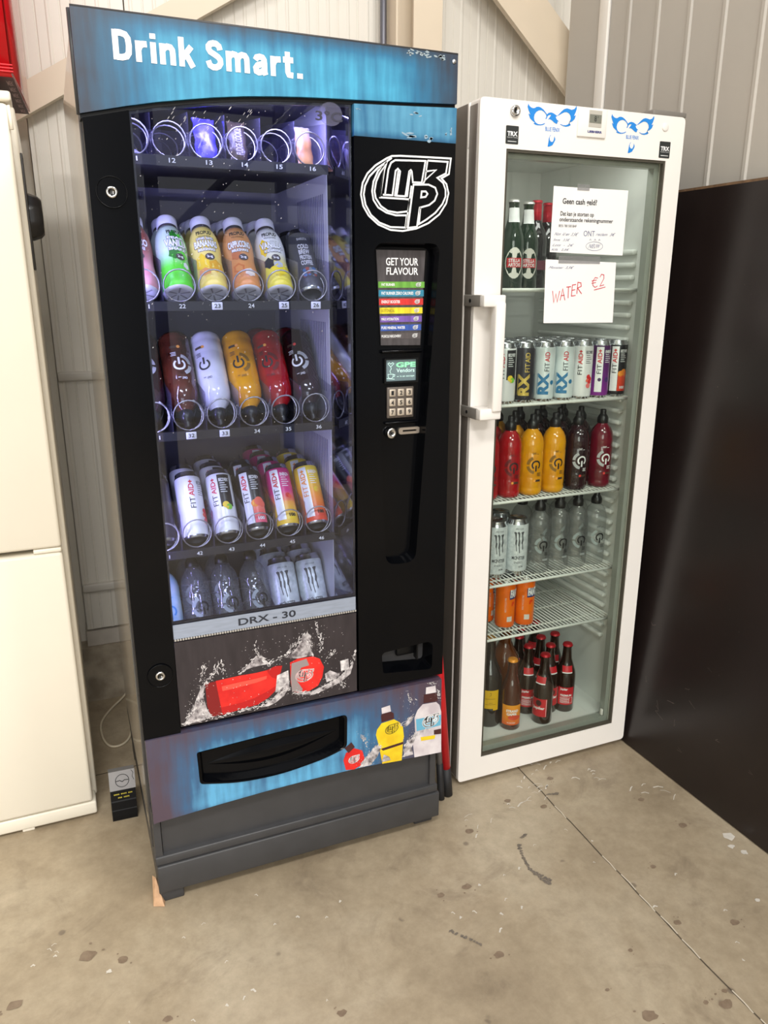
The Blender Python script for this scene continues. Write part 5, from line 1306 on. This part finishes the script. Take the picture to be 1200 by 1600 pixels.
def ont_amber(l, gq): return ont(l, gq, drink('amber', (96, 44, 26), (60, 24, 16)), white_ink, sw_grey, dot_o)
def ont_clear(l, gq): return ont(l, gq, clear_pet, black_ink, sw_clear, None, True)

MON = [(0, .006), (.022, .010), (.0245, .001), (.0265, 0), (.0285, .003), (.0325, .014), (.033, .02), (.033, .148), (.0322, .154), (.0275, .165), (.0282, .1675), (.0278, .169), (.0262, .1685), (.0255, .164), (0, .1635)]
def monster(l, gq):
    rt = prod('drink_can', l, 'drink can', gq)
    can_body(rt, M('can_frost', (226, 232, 234), .32, col2=(196, 204, 208), vscale=90, metal=.15), base=MON)
    R = .0334; g = G()
    claws = [[(-.017, .132), (-.012, .134), (-.008, .131), (-.0085, .112), (-.0065, .108), (-.0080, .092), (-.0060, .078), (-.0080, .074), (-.0100, .094), (-.0120, .098), (-.0110, .112), (-.0135, .126)],
             [(-.007, .132), (-.002, .134), (.001, .130), (.0005, .112), (.0025, .106), (.0010, .090), (.0030, .072), (.0010, .068), (-.0015, .090), (-.0035, .094), (-.0020, .112), (-.0040, .126)],
             [(.004, .132), (.009, .134), (.014, .133), (.0105, .124), (.0125, .108), (.0105, .100), (.0125, .082), (.0100, .078), (.0085, .096), (.0060, .100), (.0080, .114), (.0065, .126)]]
    for c_ in claws: g.wrap(c_, [tuple(range(len(c_)))], R)
    g.wrap_text('MONSTER', -.020, .050, .020, .060, R, bold=.02); g.wrap_stroke([(-.0075, .048), (-.0075, .062)], .001, R)
    g.wrap_text('ENERGY', -.013, .038, .013, .044, R); g.wrap_text('ULTRA', .000, .026, .014, .031, R, bold=.03); g.wrap_text('ZERO SUGAR', -.012, .1405, .012, .1445, R)
    g.obj('claw_print', ink('claw', (78, 80, 84)), rt)
    return rt
def fanta(l, gq):
    rt = prod('drink_can', l, 'drink can', gq)
    can_body(rt, banded('fanta_orange', [(0, (226, 92, 10)), (.05, (240, 116, 14)), (.15, (236, 104, 10))]))
    g = G(); g.wrap_rect(-.002, .042, .094, .122, RC); g.obj('name_patch', ink('navy', (24, 44, 110)), rt)
    g = G(); g.wrap_text('FANTA', .000, .099, .040, .124, RC+.0006, bold=.06); g.obj('lettering', W_, rt)
    g = G(); g.wrap_disc(.012, .082, .006, .004, RC); g.wrap_disc(.008, .076, .003, .004, RC); g.obj('leaf_print', ink('leaf', (222, 60, 20)), rt)
    g = G(); g.wrap_text('RECYCLE ME', -.016, .055, -.011, .100, RC, up=True); g.wrap_rect(-.008, .008, .024, .040, RC); g.obj('small_print', ink('palelabel', (214, 206, 196)), rt)
    return rt

BEER = [(0, .004), (.022, .001), (.029, 0), (.0305, .004), (.0305, .118), (.0285, .134), (.0215, .155), (.0155, .175), (.0135, .200), (.0132, .212), (.0142, .214), (.0142, .220)]
def crown(rt, mat, z=.218, r=.0150):
    g = G(); seg = 30; v = []
    for (k, zz) in ((1.06, 0), (1.0, .003), (.90, .0065), (.6, .0072), (0, .0074)):
        for i in range(seg):
            w = 2*PI*i/seg; rr = r*k*(1+(.04*math.cos(15*w) if k > 1.0 else 0)); v.append((rr*math.sin(w), -rr*math.cos(w), z+zz))
    g.add(v, [(q*seg+i, q*seg+(i+1) % seg, (q+1)*seg+(i+1) % seg, (q+1)*seg+i) for q in range(4) for i in range(seg)], 0, True)
    g.obj('crown_cap', mat, rt)
brown_glass = M('brown_glass', (34, 16, 8), .08, coat=.6); green_glass = M('green_glass', (16, 44, 24), .08, coat=.6); amber_glass = M('amber_glass', (96, 46, 12), .08, coat=.6)
cap_red = M('cap_red', (178, 20, 34), .3, metal=.3)
Rb = lambda v: prof_r(BEER)(v)
def jupiler(l, gq, back=False):
    rt = prod('beer_bottle', l, 'bottle', gq)
    g = G(); g.lathe(BEER, 26); g.obj('bottle_glass', brown_glass, rt); crown(rt, cap_red)
    Rl = .0305+.0004; redl = ink('beerred', (196, 28, 40))
    g = G(); g.wrap_rect(-.026, .026, .026, .086, Rl); g.obj('red_label', redl, rt)
    g = G()
    if back:
        g.wrap_text('Jupiler', -.020, .074, .004, .084, Rl+.0004, bold=.03)
        g.wrap_text('PREMIUM', -.018, .055, .018, .062, Rl+.0004, bold=.03)
        for k in range(6): g.wrap_rect(-.019, .006+.002*(k % 3), .050-k*.0035, .0512-k*.0035, Rl+.0004, nu=3, nv=1)
        g.wrap_stroke([(.010, .032), (.010, .05), (.022, .05), (.022, .032), (.010, .032)], .0012, Rl+.0004)
    else:
        g.wrap_text('Jupiler', -.020, .048, .020, .060, Rl+.0004, bold=.03)
        g.wrap_stroke([(-.024, .084), (.024, .084), (.024, .028), (-.024, .028), (-.024, .084)], .001, Rl+.0004)
    g.obj('lettering', W_, rt)
    if not back:
        g = G(); g.wrap_disc(0, .072, .009, .010, Rl+.0003); g.obj('bull_emblem', ink('emblem', (60, 24, 26)), rt)
    g = G(); g.wrap_rect(-.016, .016, .137, .156, lambda v: prof_r(BEER)(v)+.0002); g.obj('neck_label', redl, rt)
    g = G(); g.wrap_rect(-.016, .016, .134, .137, lambda v: prof_r(BEER)(v)+.0003); g.obj('neck_stripe', W_, rt)
    return rt
def stella(l, gq):
    rt = prod('beer_bottle', l, 'bottle', gq)
    g = G(); g.lathe(BEER, 26); g.obj('bottle_glass', green_glass, rt); crown(rt, M('cap_silver', (206, 204, 200), .3, metal=.4))
    g = G(); g.wrap_rect(-.018, .018, .168, .204, lambda v: prof_r(BEER)(v)+.0002); g.obj('neck_label', W_, rt)
    R = .0309; n = 18
    g = G(); pts = [(0, .065)]+[(.024*math.cos(2*PI*k/n)*(1+.08*math.cos(4*PI*k/n)), .065+.040*math.sin(2*PI*k/n)) for k in range(n)]; g.wrap(pts, [(0, 1+k, 1+(k+1) % n) for k in range(n)], R); g.obj('body_label', ink('cream_label', (228, 224, 214)), rt)
    g = G(); g.wrap_rect(-.021, .021, .054, .078, R+.0004); g.obj('red_label', ink('beerred', (196, 28, 40)), rt)
    g = G(); g.wrap_text('STELLA', -.016, .067, .016, .076, R+.0008, bold=.02); g.wrap_text('ARTOIS', -.017, .056, .017, .065, R+.0008, bold=.02); g.obj('lettering', W_, rt)
    return rt
TALLB = [(0, .004), (.028, .001), (.036, 0), (.038, .005), (.038, .150), (.034, .178), (.021, .205), (.0155, .222), (.0145, .270), (.016, .272), (.016, .279)]
def red_neck(l, gq):
    rt = prod('wine_bottle', l, 'bottle', gq)
    g = G(); g.lathe([(r*.84, z*.83) for r, z in TALLB], 24); g.obj('bottle_glass', M('dark_glass', (22, 18, 20), .08, coat=.6), rt)
    g = G(); g.lathe([(.0140, .172), (.0134, .200), (.0132, .226), (.0145, .2275), (.0145, .233), (.012, .2345), (0, .2348)], 22); g.obj('red_foil', M('foil_red', (206, 26, 52), .3, metal=.3), rt)
    g = G(); g.wrap_rect(-.024, .024, .05, .075, .0325); g.obj('body_label', ink('mauve', (120, 60, 76)), rt)
    return rt
def yellow_label(l, gq):
    rt = prod('wine_bottle', l, 'bottle', gq)
    g = G(); g.lathe(TALLB, 26); g.obj('bottle_glass', M('dark_glass', (22, 18, 20), .08, coat=.6), rt); crown(rt, M('cap_gold', (220, 160, 60), .3, metal=.3), .277, .0165)
    R = .0385; g = G()
    pts = [(-.026, .125), (.026, .125), (.027, .062), (.022, .058), (.010, .062), (-.012, .064), (-.027, .066)]
    g.wrap_rect(-.026, .027, .064, .125, R); g.wrap_rect(.010, .027, .058, .064, R, nv=1); g.obj('yellow_label', ink('labelyellow', (226, 178, 16)), rt)
    g = G(); g.wrap_stroke([(-.002, .116), (.003, .117), (.002, .108), (-.003, .107)], .001, R+.0004); g.wrap_rect(-.018, .016, .0965, .0975, R+.0004, nv=1); g.wrap_rect(-.004, .008, .083, .084, R+.0004, nv=1); g.wrap_rect(-.014, .018, .078, .079, R+.0004, nv=1); g.obj('lettering', ink('labelbrown', (96, 70, 14)), rt)
    return rt
def strand(l, gq):
    rt = prod('beer_bottle', l, 'bottle', gq)
    g = G(); g.lathe(BEER, 26); g.obj('bottle_glass', M('warm_glass', (70, 28, 12), .08, coat=.6), rt); crown(rt, M('cap_orange', (232, 150, 40), .3, metal=.2))
    R = .0309; g = G(); g.wrap_rect(-.032, .032, .018, .084, R); g.obj('orange_label', banded('strand_label', [(.018, (226, 92, 30)), (.045, (236, 140, 30)), (.084, (240, 156, 36))]), rt)
    g = G(); g.wrap_disc(.008, .044, .020, .008, R+.0003); g.obj('wave_print', ink('wave', (216, 70, 40)), rt)
    g = G(); g.wrap_text('STRAND', -.018, .061, .020, .070, R+.0006, bold=.04); g.wrap_text('GAPER', -.016, .050, .016, .059, R+.0006, bold=.04); g.wrap_text('BLOND BEER', -.014, .024, .012, .028, R+.0006); g.obj('lettering', W_, rt)
    return rt
def big_amber(l, gq):
    rt = prod('wine_bottle', l, 'bottle', gq)
    g = G(); g.lathe([(r*1.25, z*1.0) for r, z in TALLB], 26); g.obj('bottle_glass', amber_glass, rt)
    g = G(); g.lathe([(.019, .262), (.0205, .264), (.0205, .284), (0, .286)], 22); g.obj('cap', M('cap_clear_grey', (150, 146, 140), .3), rt)
    return rt
def pouch(l, gq, w, h, t, mat, text_=None, crumple=.004, ink_=None):
    rt = prod('snack_bar', l, 'snack', gq)
    g = G(); n, m = 10, 16; v = []
    rnd = random.Random(len(l))
    for side in (-1, 1):
        for j in range(m+1):
            for i in range(n+1):
                s, q = i/n*2-1, j/m*2-1
                th = t*max(0, (1-abs(s)**3))*max(0, 1-max(0, (abs(q)-.62)/.38)**1.5)
                v.append((s*w/2*(1-.06*math.cos(q*9)), side*(th/2+.0004)+rnd.uniform(-1, 1)*crumple*(.3 if abs(q) < .8 else .8), h/2+q*h/2))
    k = (n+1)*(m+1)
    fs = [(j*(n+1)+i, j*(n+1)+i+1, (j+1)*(n+1)+i+1, (j+1)*(n+1)+i) for j in range(m) for i in range(n)]
    g.add(v, fs+[tuple(k+i for i in reversed(f)) for f in fs], 0, True); g.obj('wrapper', mat, rt)
    if text_:
        g = G(); tv, tf_ = text_geo(text_, .02); g.add([(-w*.22+w*.4*b, -t/2-.0035, h*.18+h*.62*a) for a, b in [(p[0], 1-p[1]) for p in tv]], tf_); g.obj('lettering', ink_ or W_, rt)
    return rt

# ---------------------------------------------------------------- fill the vending machine
LEAN = math.radians(37)
ORD = ['first', 'second', 'third', 'fourth', 'fifth', 'sixth']
def in_tray(rt, row, col, depth=0, dy=0., r=.031, flip=False, spin=0., dz=0., lean=LEAN):
    y = .066+r*math.cos(lean)+depth*.078+dy
    z = TZ[row]+r*math.sin(lean)+.0005+dz
    return place(rt, CX[col], y, z, lean, flip, spin)
TURN = -.18
# top tray: snacks
place(pouch('small white snack bag lying at the left end of the top tray', 'snacks in the top tray', .05, .06, .016, M('bag_white', (222, 220, 236), .4)), CX[0]+.006, .10, TZ[0]+.002, math.radians(68), spin=.3)
place(pouch('crinkled violet blue snack wrapper in the third coil of the top tray', 'snacks in the top tray', .042, .088, .02, M('wrapper_violet', (70, 62, 216), .25, metal=.2, col2=(120, 112, 236), vscale=60)), CX[2]+.004, .09, TZ[0]+.003, math.radians(20), spin=0.1)
place(pouch('dark brown snack bar with white lettering in the fourth coil, top tray', 'snacks in the top tray', .036, .085, .014, M('wrapper_dark', (48, 42, 44), .3, col2=(84, 70, 50), vscale=40), 'FUDGE COOKIE', .002, ink('barink', (150, 145, 150))), CX[3]-.002, .09, TZ[0]+.003, math.radians(18), spin=.1)
place(pouch('beige and orange snack bar in the sixth coil of the top tray', 'snacks in the top tray', .034, .085, .014, banded('wrapper_beige', [(.0, (206, 150, 96)), (.05, (214, 150, 90)), (.085, (200, 196, 186))]), None, .003), CX[5]-.003, .09, TZ[0]+.003, math.radians(18), spin=.1)
# second tray: milkshakes
gm = 'milkshake bottles in the second tray'
green = ink('vgreen', (96, 222, 60)); dgreen = ink('vdgreen', (30, 120, 30)); banana = ink('banana', (244, 206, 40)); cocoa = ink('cocoa', (110, 60, 46)); tan = ink('tan', (222, 150, 84)); cream_i = ink('creami', (238, 226, 200)); outl = ink('outline', (40, 40, 44))
specs = [
    ('pinkish brown chocolate milkshake bottle', (226, 160, 160), (150, 84, 70), ('', 'CHOCO', 'MILKSHAKE'), (ink('palepink', (236, 214, 206)), W_), [(-.012, .04, .012, .014, cocoa), (.012, .035, .010, .010, ink('rosep', (226, 150, 150)))]),
    ('bright green milkshake bottle', (92, 222, 50), (196, 216, 196), ('PEAR', 'VANILLA', 'SHAKE'), (K_, W_), [(.008, .105, .018, .020, green), (.010, .060, .022, .024, green), (-.004, .116, .007, .018, dgreen), (-.006, .078, .012, .010, dgreen), (.014, .052, .006, .008, ink('whitep', (228, 232, 228)))]),
    ('yellow banana milkshake bottle', (246, 222, 110), (238, 216, 120), ('CARAMEL GLAZED', 'BANANAS', 'MILKSHAKE'), (K_, W_), [(0, .105, .026, .012, banana), (-.014, .06, .014, .018, banana), (.014, .05, .014, .014, ink('amberp', (236, 176, 40))), (-.012, .036, .012, .008, tan)]),
    ('orange brown cappuccino milkshake bottle', (222, 148, 80), (210, 150, 96), ('', 'CAPPUCCINO', 'MILKSHAKE'), (K_, W_), [(-.010, .078, .010, .009, ink('choc', (190, 110, 60))), (-.010, .045, .011, .011, ink('rust', (206, 116, 56))), (-.010, .045, .007, .007, tan), (.012, .034, .010, .009, cream_i)]),
    ('white and yellow vanilla milkshake bottle', (240, 224, 80), (226, 226, 222), ('', 'VANILLA', 'ICE CREAM'), (K_, W_), [(-.018, .100, .009, .018, banana), (.004, .040, .014, .014, ink('yellowp', (246, 220, 40))), (-.014, .06, .010, .012, outl), (.006, .055, .009, .008, ink('bluegrey', (190, 196, 206)))]),
]
whereb = ['at the left end of the second tray', 'in the second tray, left of the banana bottle', 'in the second tray, between green and cappuccino', 'in the second tray, between banana and vanilla', 'in the second tray, beside the dark coffee can']
for i, sp_ in enumerate(specs):
    b0 = milkshake(sp_[0]+' '+whereb[i], gm, *sp_[1:])
    in_tray(b0, 1, i, spin=TURN*.5+(.35 if i == 1 else 0))
    for d in ((1,), (1,), (1, 2), (1, 2), (1, 2))[i]:
        c_ = copy_tree(b0); c_['label'] = sp_[0]+(' directly behind the front one' if d == 1 else ' third in line, deepest of its coil'); in_tray(c_, 1, i, d, spin=.3)
in_tray(cold_brew('dark grey cold brew coffee can at the right end of the second tray', 'cans in the second tray'), 1, 5, spin=-.1, r=.0285)
c_ = cold_brew('dark grey cold brew coffee can behind the front coffee can', 'cans in the second tray'); in_tray(c_, 1, 5, 1, r=.0285)
# third tray: sports bottles standing on their caps
go = 'upside down sports bottles in the third tray'
for i, (fn, t) in enumerate(((ont_purple, 'dark purple sports bottle, upside down, at the left end of the third tray'), (ont_amber, 'dark amber sports bottle, upside down, left of the white one'), (ont_white, 'opaque white sports bottle, upside down in the third tray'), (ont_yellow, 'yellow sports bottle, upside down in the third tray'), (ont_red, 'red sports bottle, upside down in the third tray'), (ont_purple, 'dark purple sports bottle, upside down, right of the red one'))):
    o = fn(t, go); place(o, CX[i], .090, TZ[2]+.007, math.radians(38), True, (.0, -.15, .35, .2, .35, .35)[i])
    if i in (4, 5, 0):
        c_ = ont_magenta('magenta sports bottle behind the '+('red', 'right dark purple', 'left dark purple')[(4, 5, 0).index(i)]+' upside down bottle', go); place(c_, CX[i], .170, TZ[2]+.007, math.radians(38), True)
# fourth tray: slim cans
gc = 'slim cans in the fourth tray'
rows = [(can_gold, 'black slim can with gold lettering', -.3, 1), (can_white_red, 'white slim can with red fruit', .55, 1), (can_lemon, 'white and black slim can with lemon and lime', -.15, 2), (can_pink, 'black slim can with pink citrus lower half', -.15, 1), (can_magenta, 'magenta and yellow slim can', -.05, 3), (can_yellow, 'yellow and orange slim can', -.1, 2)]
pos = ['at the left end of the fourth tray', 'in the fourth tray beside the gold lettered one', 'in the fourth tray', 'in the fourth tray', 'in the fourth tray', 'at the right end of the fourth tray']
for i, (fn, t, sp_, nb) in enumerate(rows):
    o = fn(t+' '+pos[i], gc); in_tray(o, 3, i, spin=sp_, r=.0285, lean=math.radians(36))
    for d in range(1, nb+1):
        c_ = copy_tree(o) if not (i == 5 and d == 1) else fn('x', gc)
        c_['label'] = t+', '+('second', 'third', 'fourth')[d-1]+' in line in its coil'; in_tray(c_, 3, i, d, spin=sp_+.2*d, r=.0285, lean=math.radians(36))
# bottom tray
gb = 'drinks in the bottom tray'
b_ = ont('small pale blue water bottle at the left end of the bottom tray', gb, drink('paleblue', (206, 226, 236), (150, 196, 226)), ink('skyink', (60, 140, 200)), ink('skysw', (120, 180, 220)), ink('dotred', (226, 66, 60)))
in_tray(b_, 4, 0, r=.033, lean=math.radians(30))
for i in (1, 2, 3):
    o = ont_clear('clear water bottle '+('left of the other two', 'between two other clear bottles', 'beside the white cans')[i-1]+' in the bottom tray', gb); in_tray(o, 4, i, r=.033, lean=math.radians(30), spin=.1)
    if i < 3:
        c_ = ont_clear('clear water bottle behind the '+('left', 'middle')[i-1]+' clear bottle of the bottom tray', gb); in_tray(c_, 4, i, 1, r=.033, lean=math.radians(30))
for i in (4, 5):
    o = monster('white energy can, '+('left', 'right')[i-4]+' front one in the bottom tray', gb); in_tray(o, 4, i, r=.033, lean=math.radians(30), spin=-.15, dz=.012)
    for d in (1, 2):
        c_ = copy_tree(o); c_['label'] = 'white energy can, '+('second', 'third')[d-1]+' in line of the '+('left', 'right')[i-4]+' coil, bottom tray'; in_tray(c_, 4, i, d, r=.033, lean=math.radians(30), spin=.2*d, dz=.012)

# ---------------------------------------------------------------- fill the glass door fridge
def stand(o, x, y, z, spin=0.): return place(o, x, y, z, 0, False, spin)
FACE = -.42    # labels look roughly towards the room's corner aisle
z = SZ[0]+.0028
s1 = stella('green beer bottle with white neck label, leftmost on the top fridge shelf', 'beer on the top fridge shelf'); stand(s1, 1.075, .33, z, -.3)
s2 = copy_tree(s1); s2['label'] = 'green beer bottle with white neck label, second from left on the top shelf'; stand(s2, 1.140, .36, z, -.3)
r1 = red_neck('dark bottle with red foil neck next to the green beer bottles', 'red foiled bottles'); stand(r1, 1.196, .405, z)
r2 = copy_tree(r1); r2['label'] = 'dark bottle with red foil neck half behind the printed notice'; stand(r2, 1.262, .45, z)
z = SZ[1]+.0028
xs = [1.012, 1.071, 1.134, 1.197, 1.258, 1.317, 1.375]
fns = [(can_lemon, 'white slim can with lemon and lime at the left end of the can shelf', -.30), (can_gold, 'charcoal slim can with gold lettering on the fridge can shelf', -.35), (can_rxblue, 'pale slim can with big blue letters, beside the charcoal gold can', -.4), (can_rxblue, 'pale slim can with big blue letters, beside the red fruit can', -.5), (can_white_red, 'white slim can with red fruit on the fridge can shelf', -.3), (can_purple, 'purple slim can on the fridge can shelf', -.15), (can_mango, 'black and orange red slim can at the right end of the can shelf', -.32)]
first = []
for x, (fn, t, sp_) in zip(xs, fns):
    o = fn(t, 'slim cans on the fridge can shelf'); stand(o, x, .236, z, sp_); first.append(o)
for d in (1, 2, 3):
    for i, o in enumerate(first):
        if i == 6 and d > 1: continue
        c_ = copy_tree(o); c_['label'] = 'slim can mostly hidden, '+('first', 'second', 'third', 'fourth', 'fifth', 'sixth', 'last')[i]+' from left in the '+('second', 'third', 'back')[d-1]+' row of the can shelf'; c_['group'] = 'slim cans behind the front row'; stand(c_, xs[i]-.004*d, .236+.064*d, z, random.uniform(-1, 1))
z = SZ[2]+.0028
xs = [.972, 1.042, 1.113, 1.187, 1.266, 1.350]
fns = [(ont_red, 'red sports bottle at the left end of the fridge bottle shelf'), (ont_red, 'red sports bottle beside the yellow ones on the fridge shelf'), (ont_yellow, 'yellow sports bottle beside the red one on the fridge shelf'), (ont_yellow, 'yellow sports bottle beside the dark purple one on the fridge shelf'), (ont_purple, 'dark purple sports bottle on the fridge shelf'), (ont_magenta, 'deep magenta sports bottle at the right end of the fridge shelf')]
for i, (x, (fn, t)) in enumerate(zip(xs, fns)):
    o = fn(t, 'sports bottles on the fridge shelf'); stand(o, x, .242, z, -.30)
    for d in (1, 2):
        if d == 2 and i in (0, 1): continue
        fn2 = fn if i < 3 else ont_purple
        c_ = fn2(('red' if fn2 is ont_red else 'yellow' if fn2 is ont_yellow else 'dark purple')+' sports bottle, '+ORD[i]+' in the '+('second', 'back')[d-1]+' row of the fridge bottle shelf', 'sports bottles behind the front row'); stand(c_, x-.012*d+(0 if i < 5 else -.01), .242+.073*d, z, random.uniform(-.6, .2))
z = SZ[3]+.0028
m1 = monster('white energy can, left front one on the fridge shelf', 'white energy cans on the fridge shelf'); stand(m1, 1.022, .262, z, -.18)
m2 = copy_tree(m1); m2['label'] = 'white energy can beside the clear water bottles, front row'; stand(m2, 1.092, .262, z, -.3)
for k, (x, y) in enumerate(((1.008, .336), (1.078, .336))):
    c_ = copy_tree(m1); c_['label'] = 'white energy can behind the '+('left', 'right')[k]+' front energy can in the fridge'; stand(c_, x, y, z, .4)
xw = [1.160, 1.228, 1.292, 1.358]
for k, x in enumerate(xw):
    o = ont_clear('clear water bottle, '+ORD[k]+' from the white cans on the fridge shelf', 'clear water bottles on the fridge shelf'); stand(o, x, .25, z, -.30)
    c_ = copy_tree(o); c_['label'] = 'clear water bottle directly behind the '+ORD[k]+' front one from the white cans in the fridge'; c_['group'] = 'clear bottles behind the front row'; stand(c_, x-.012, .325, z, .2)
z = SZ[4]+.0028
f1 = fanta('orange soft drink can, middle one of three on the fourth fridge shelf down', 'orange soda cans'); stand(f1, 1.062, .258, z, -.05)
f2 = copy_tree(f1); f2['label'] = 'orange soft drink can, rightmost of the three in the fridge'; stand(f2, 1.125, .252, z, -.28)
f3 = copy_tree(f1); f3['label'] = 'orange soft drink can, leftmost and set back behind the others'; stand(f3, 1.026, .315, z, .5)
z = IZ0
stand(yellow_label('tall dark bottle with a yellow label on the fridge floor', None), 1.022, .262, z, -.42)
stand(strand('brown beer bottle with an orange label and orange cap', None), 1.072, .216, z, -.40)
stand(big_amber('large amber bottle behind the orange labelled beer', None), 1.118, .335, z)
gj = 'red capped beer bottles on the fridge floor'
j1 = jupiler('red capped beer bottle nearest the glass, front of the group', gj); stand(j1, 1.180, .206, z, -1.0)
j2 = jupiler('red capped beer bottle at the right end of the group', gj, True); stand(j2, 1.285, .240, z, -.45)
j3 = jupiler('red capped beer bottle between the orange label and the front beer', gj, True); stand(j3, 1.166, .275, z, -.42)
for (x, y, t) in ((1.232, .255, 'red capped beer bottle directly behind the front beer'), (1.237, .315, 'red capped beer bottle in the middle of the group'), (1.292, .318, 'red capped beer bottle just behind the right end one'), (1.175, .345, 'red capped beer bottle behind the left back label one'), (1.215, .395, 'red capped beer bottle, left one in the back row'), (1.285, .42, 'red capped beer bottle, deepest and tallest looking in the back row')):
    c_ = copy_tree(j1); c_['label'] = t; stand(c_, x, y, z, random.uniform(-1.2, 0))

for o in bpy.data.objects:
    if '_world' in o.keys(): del o['_world']
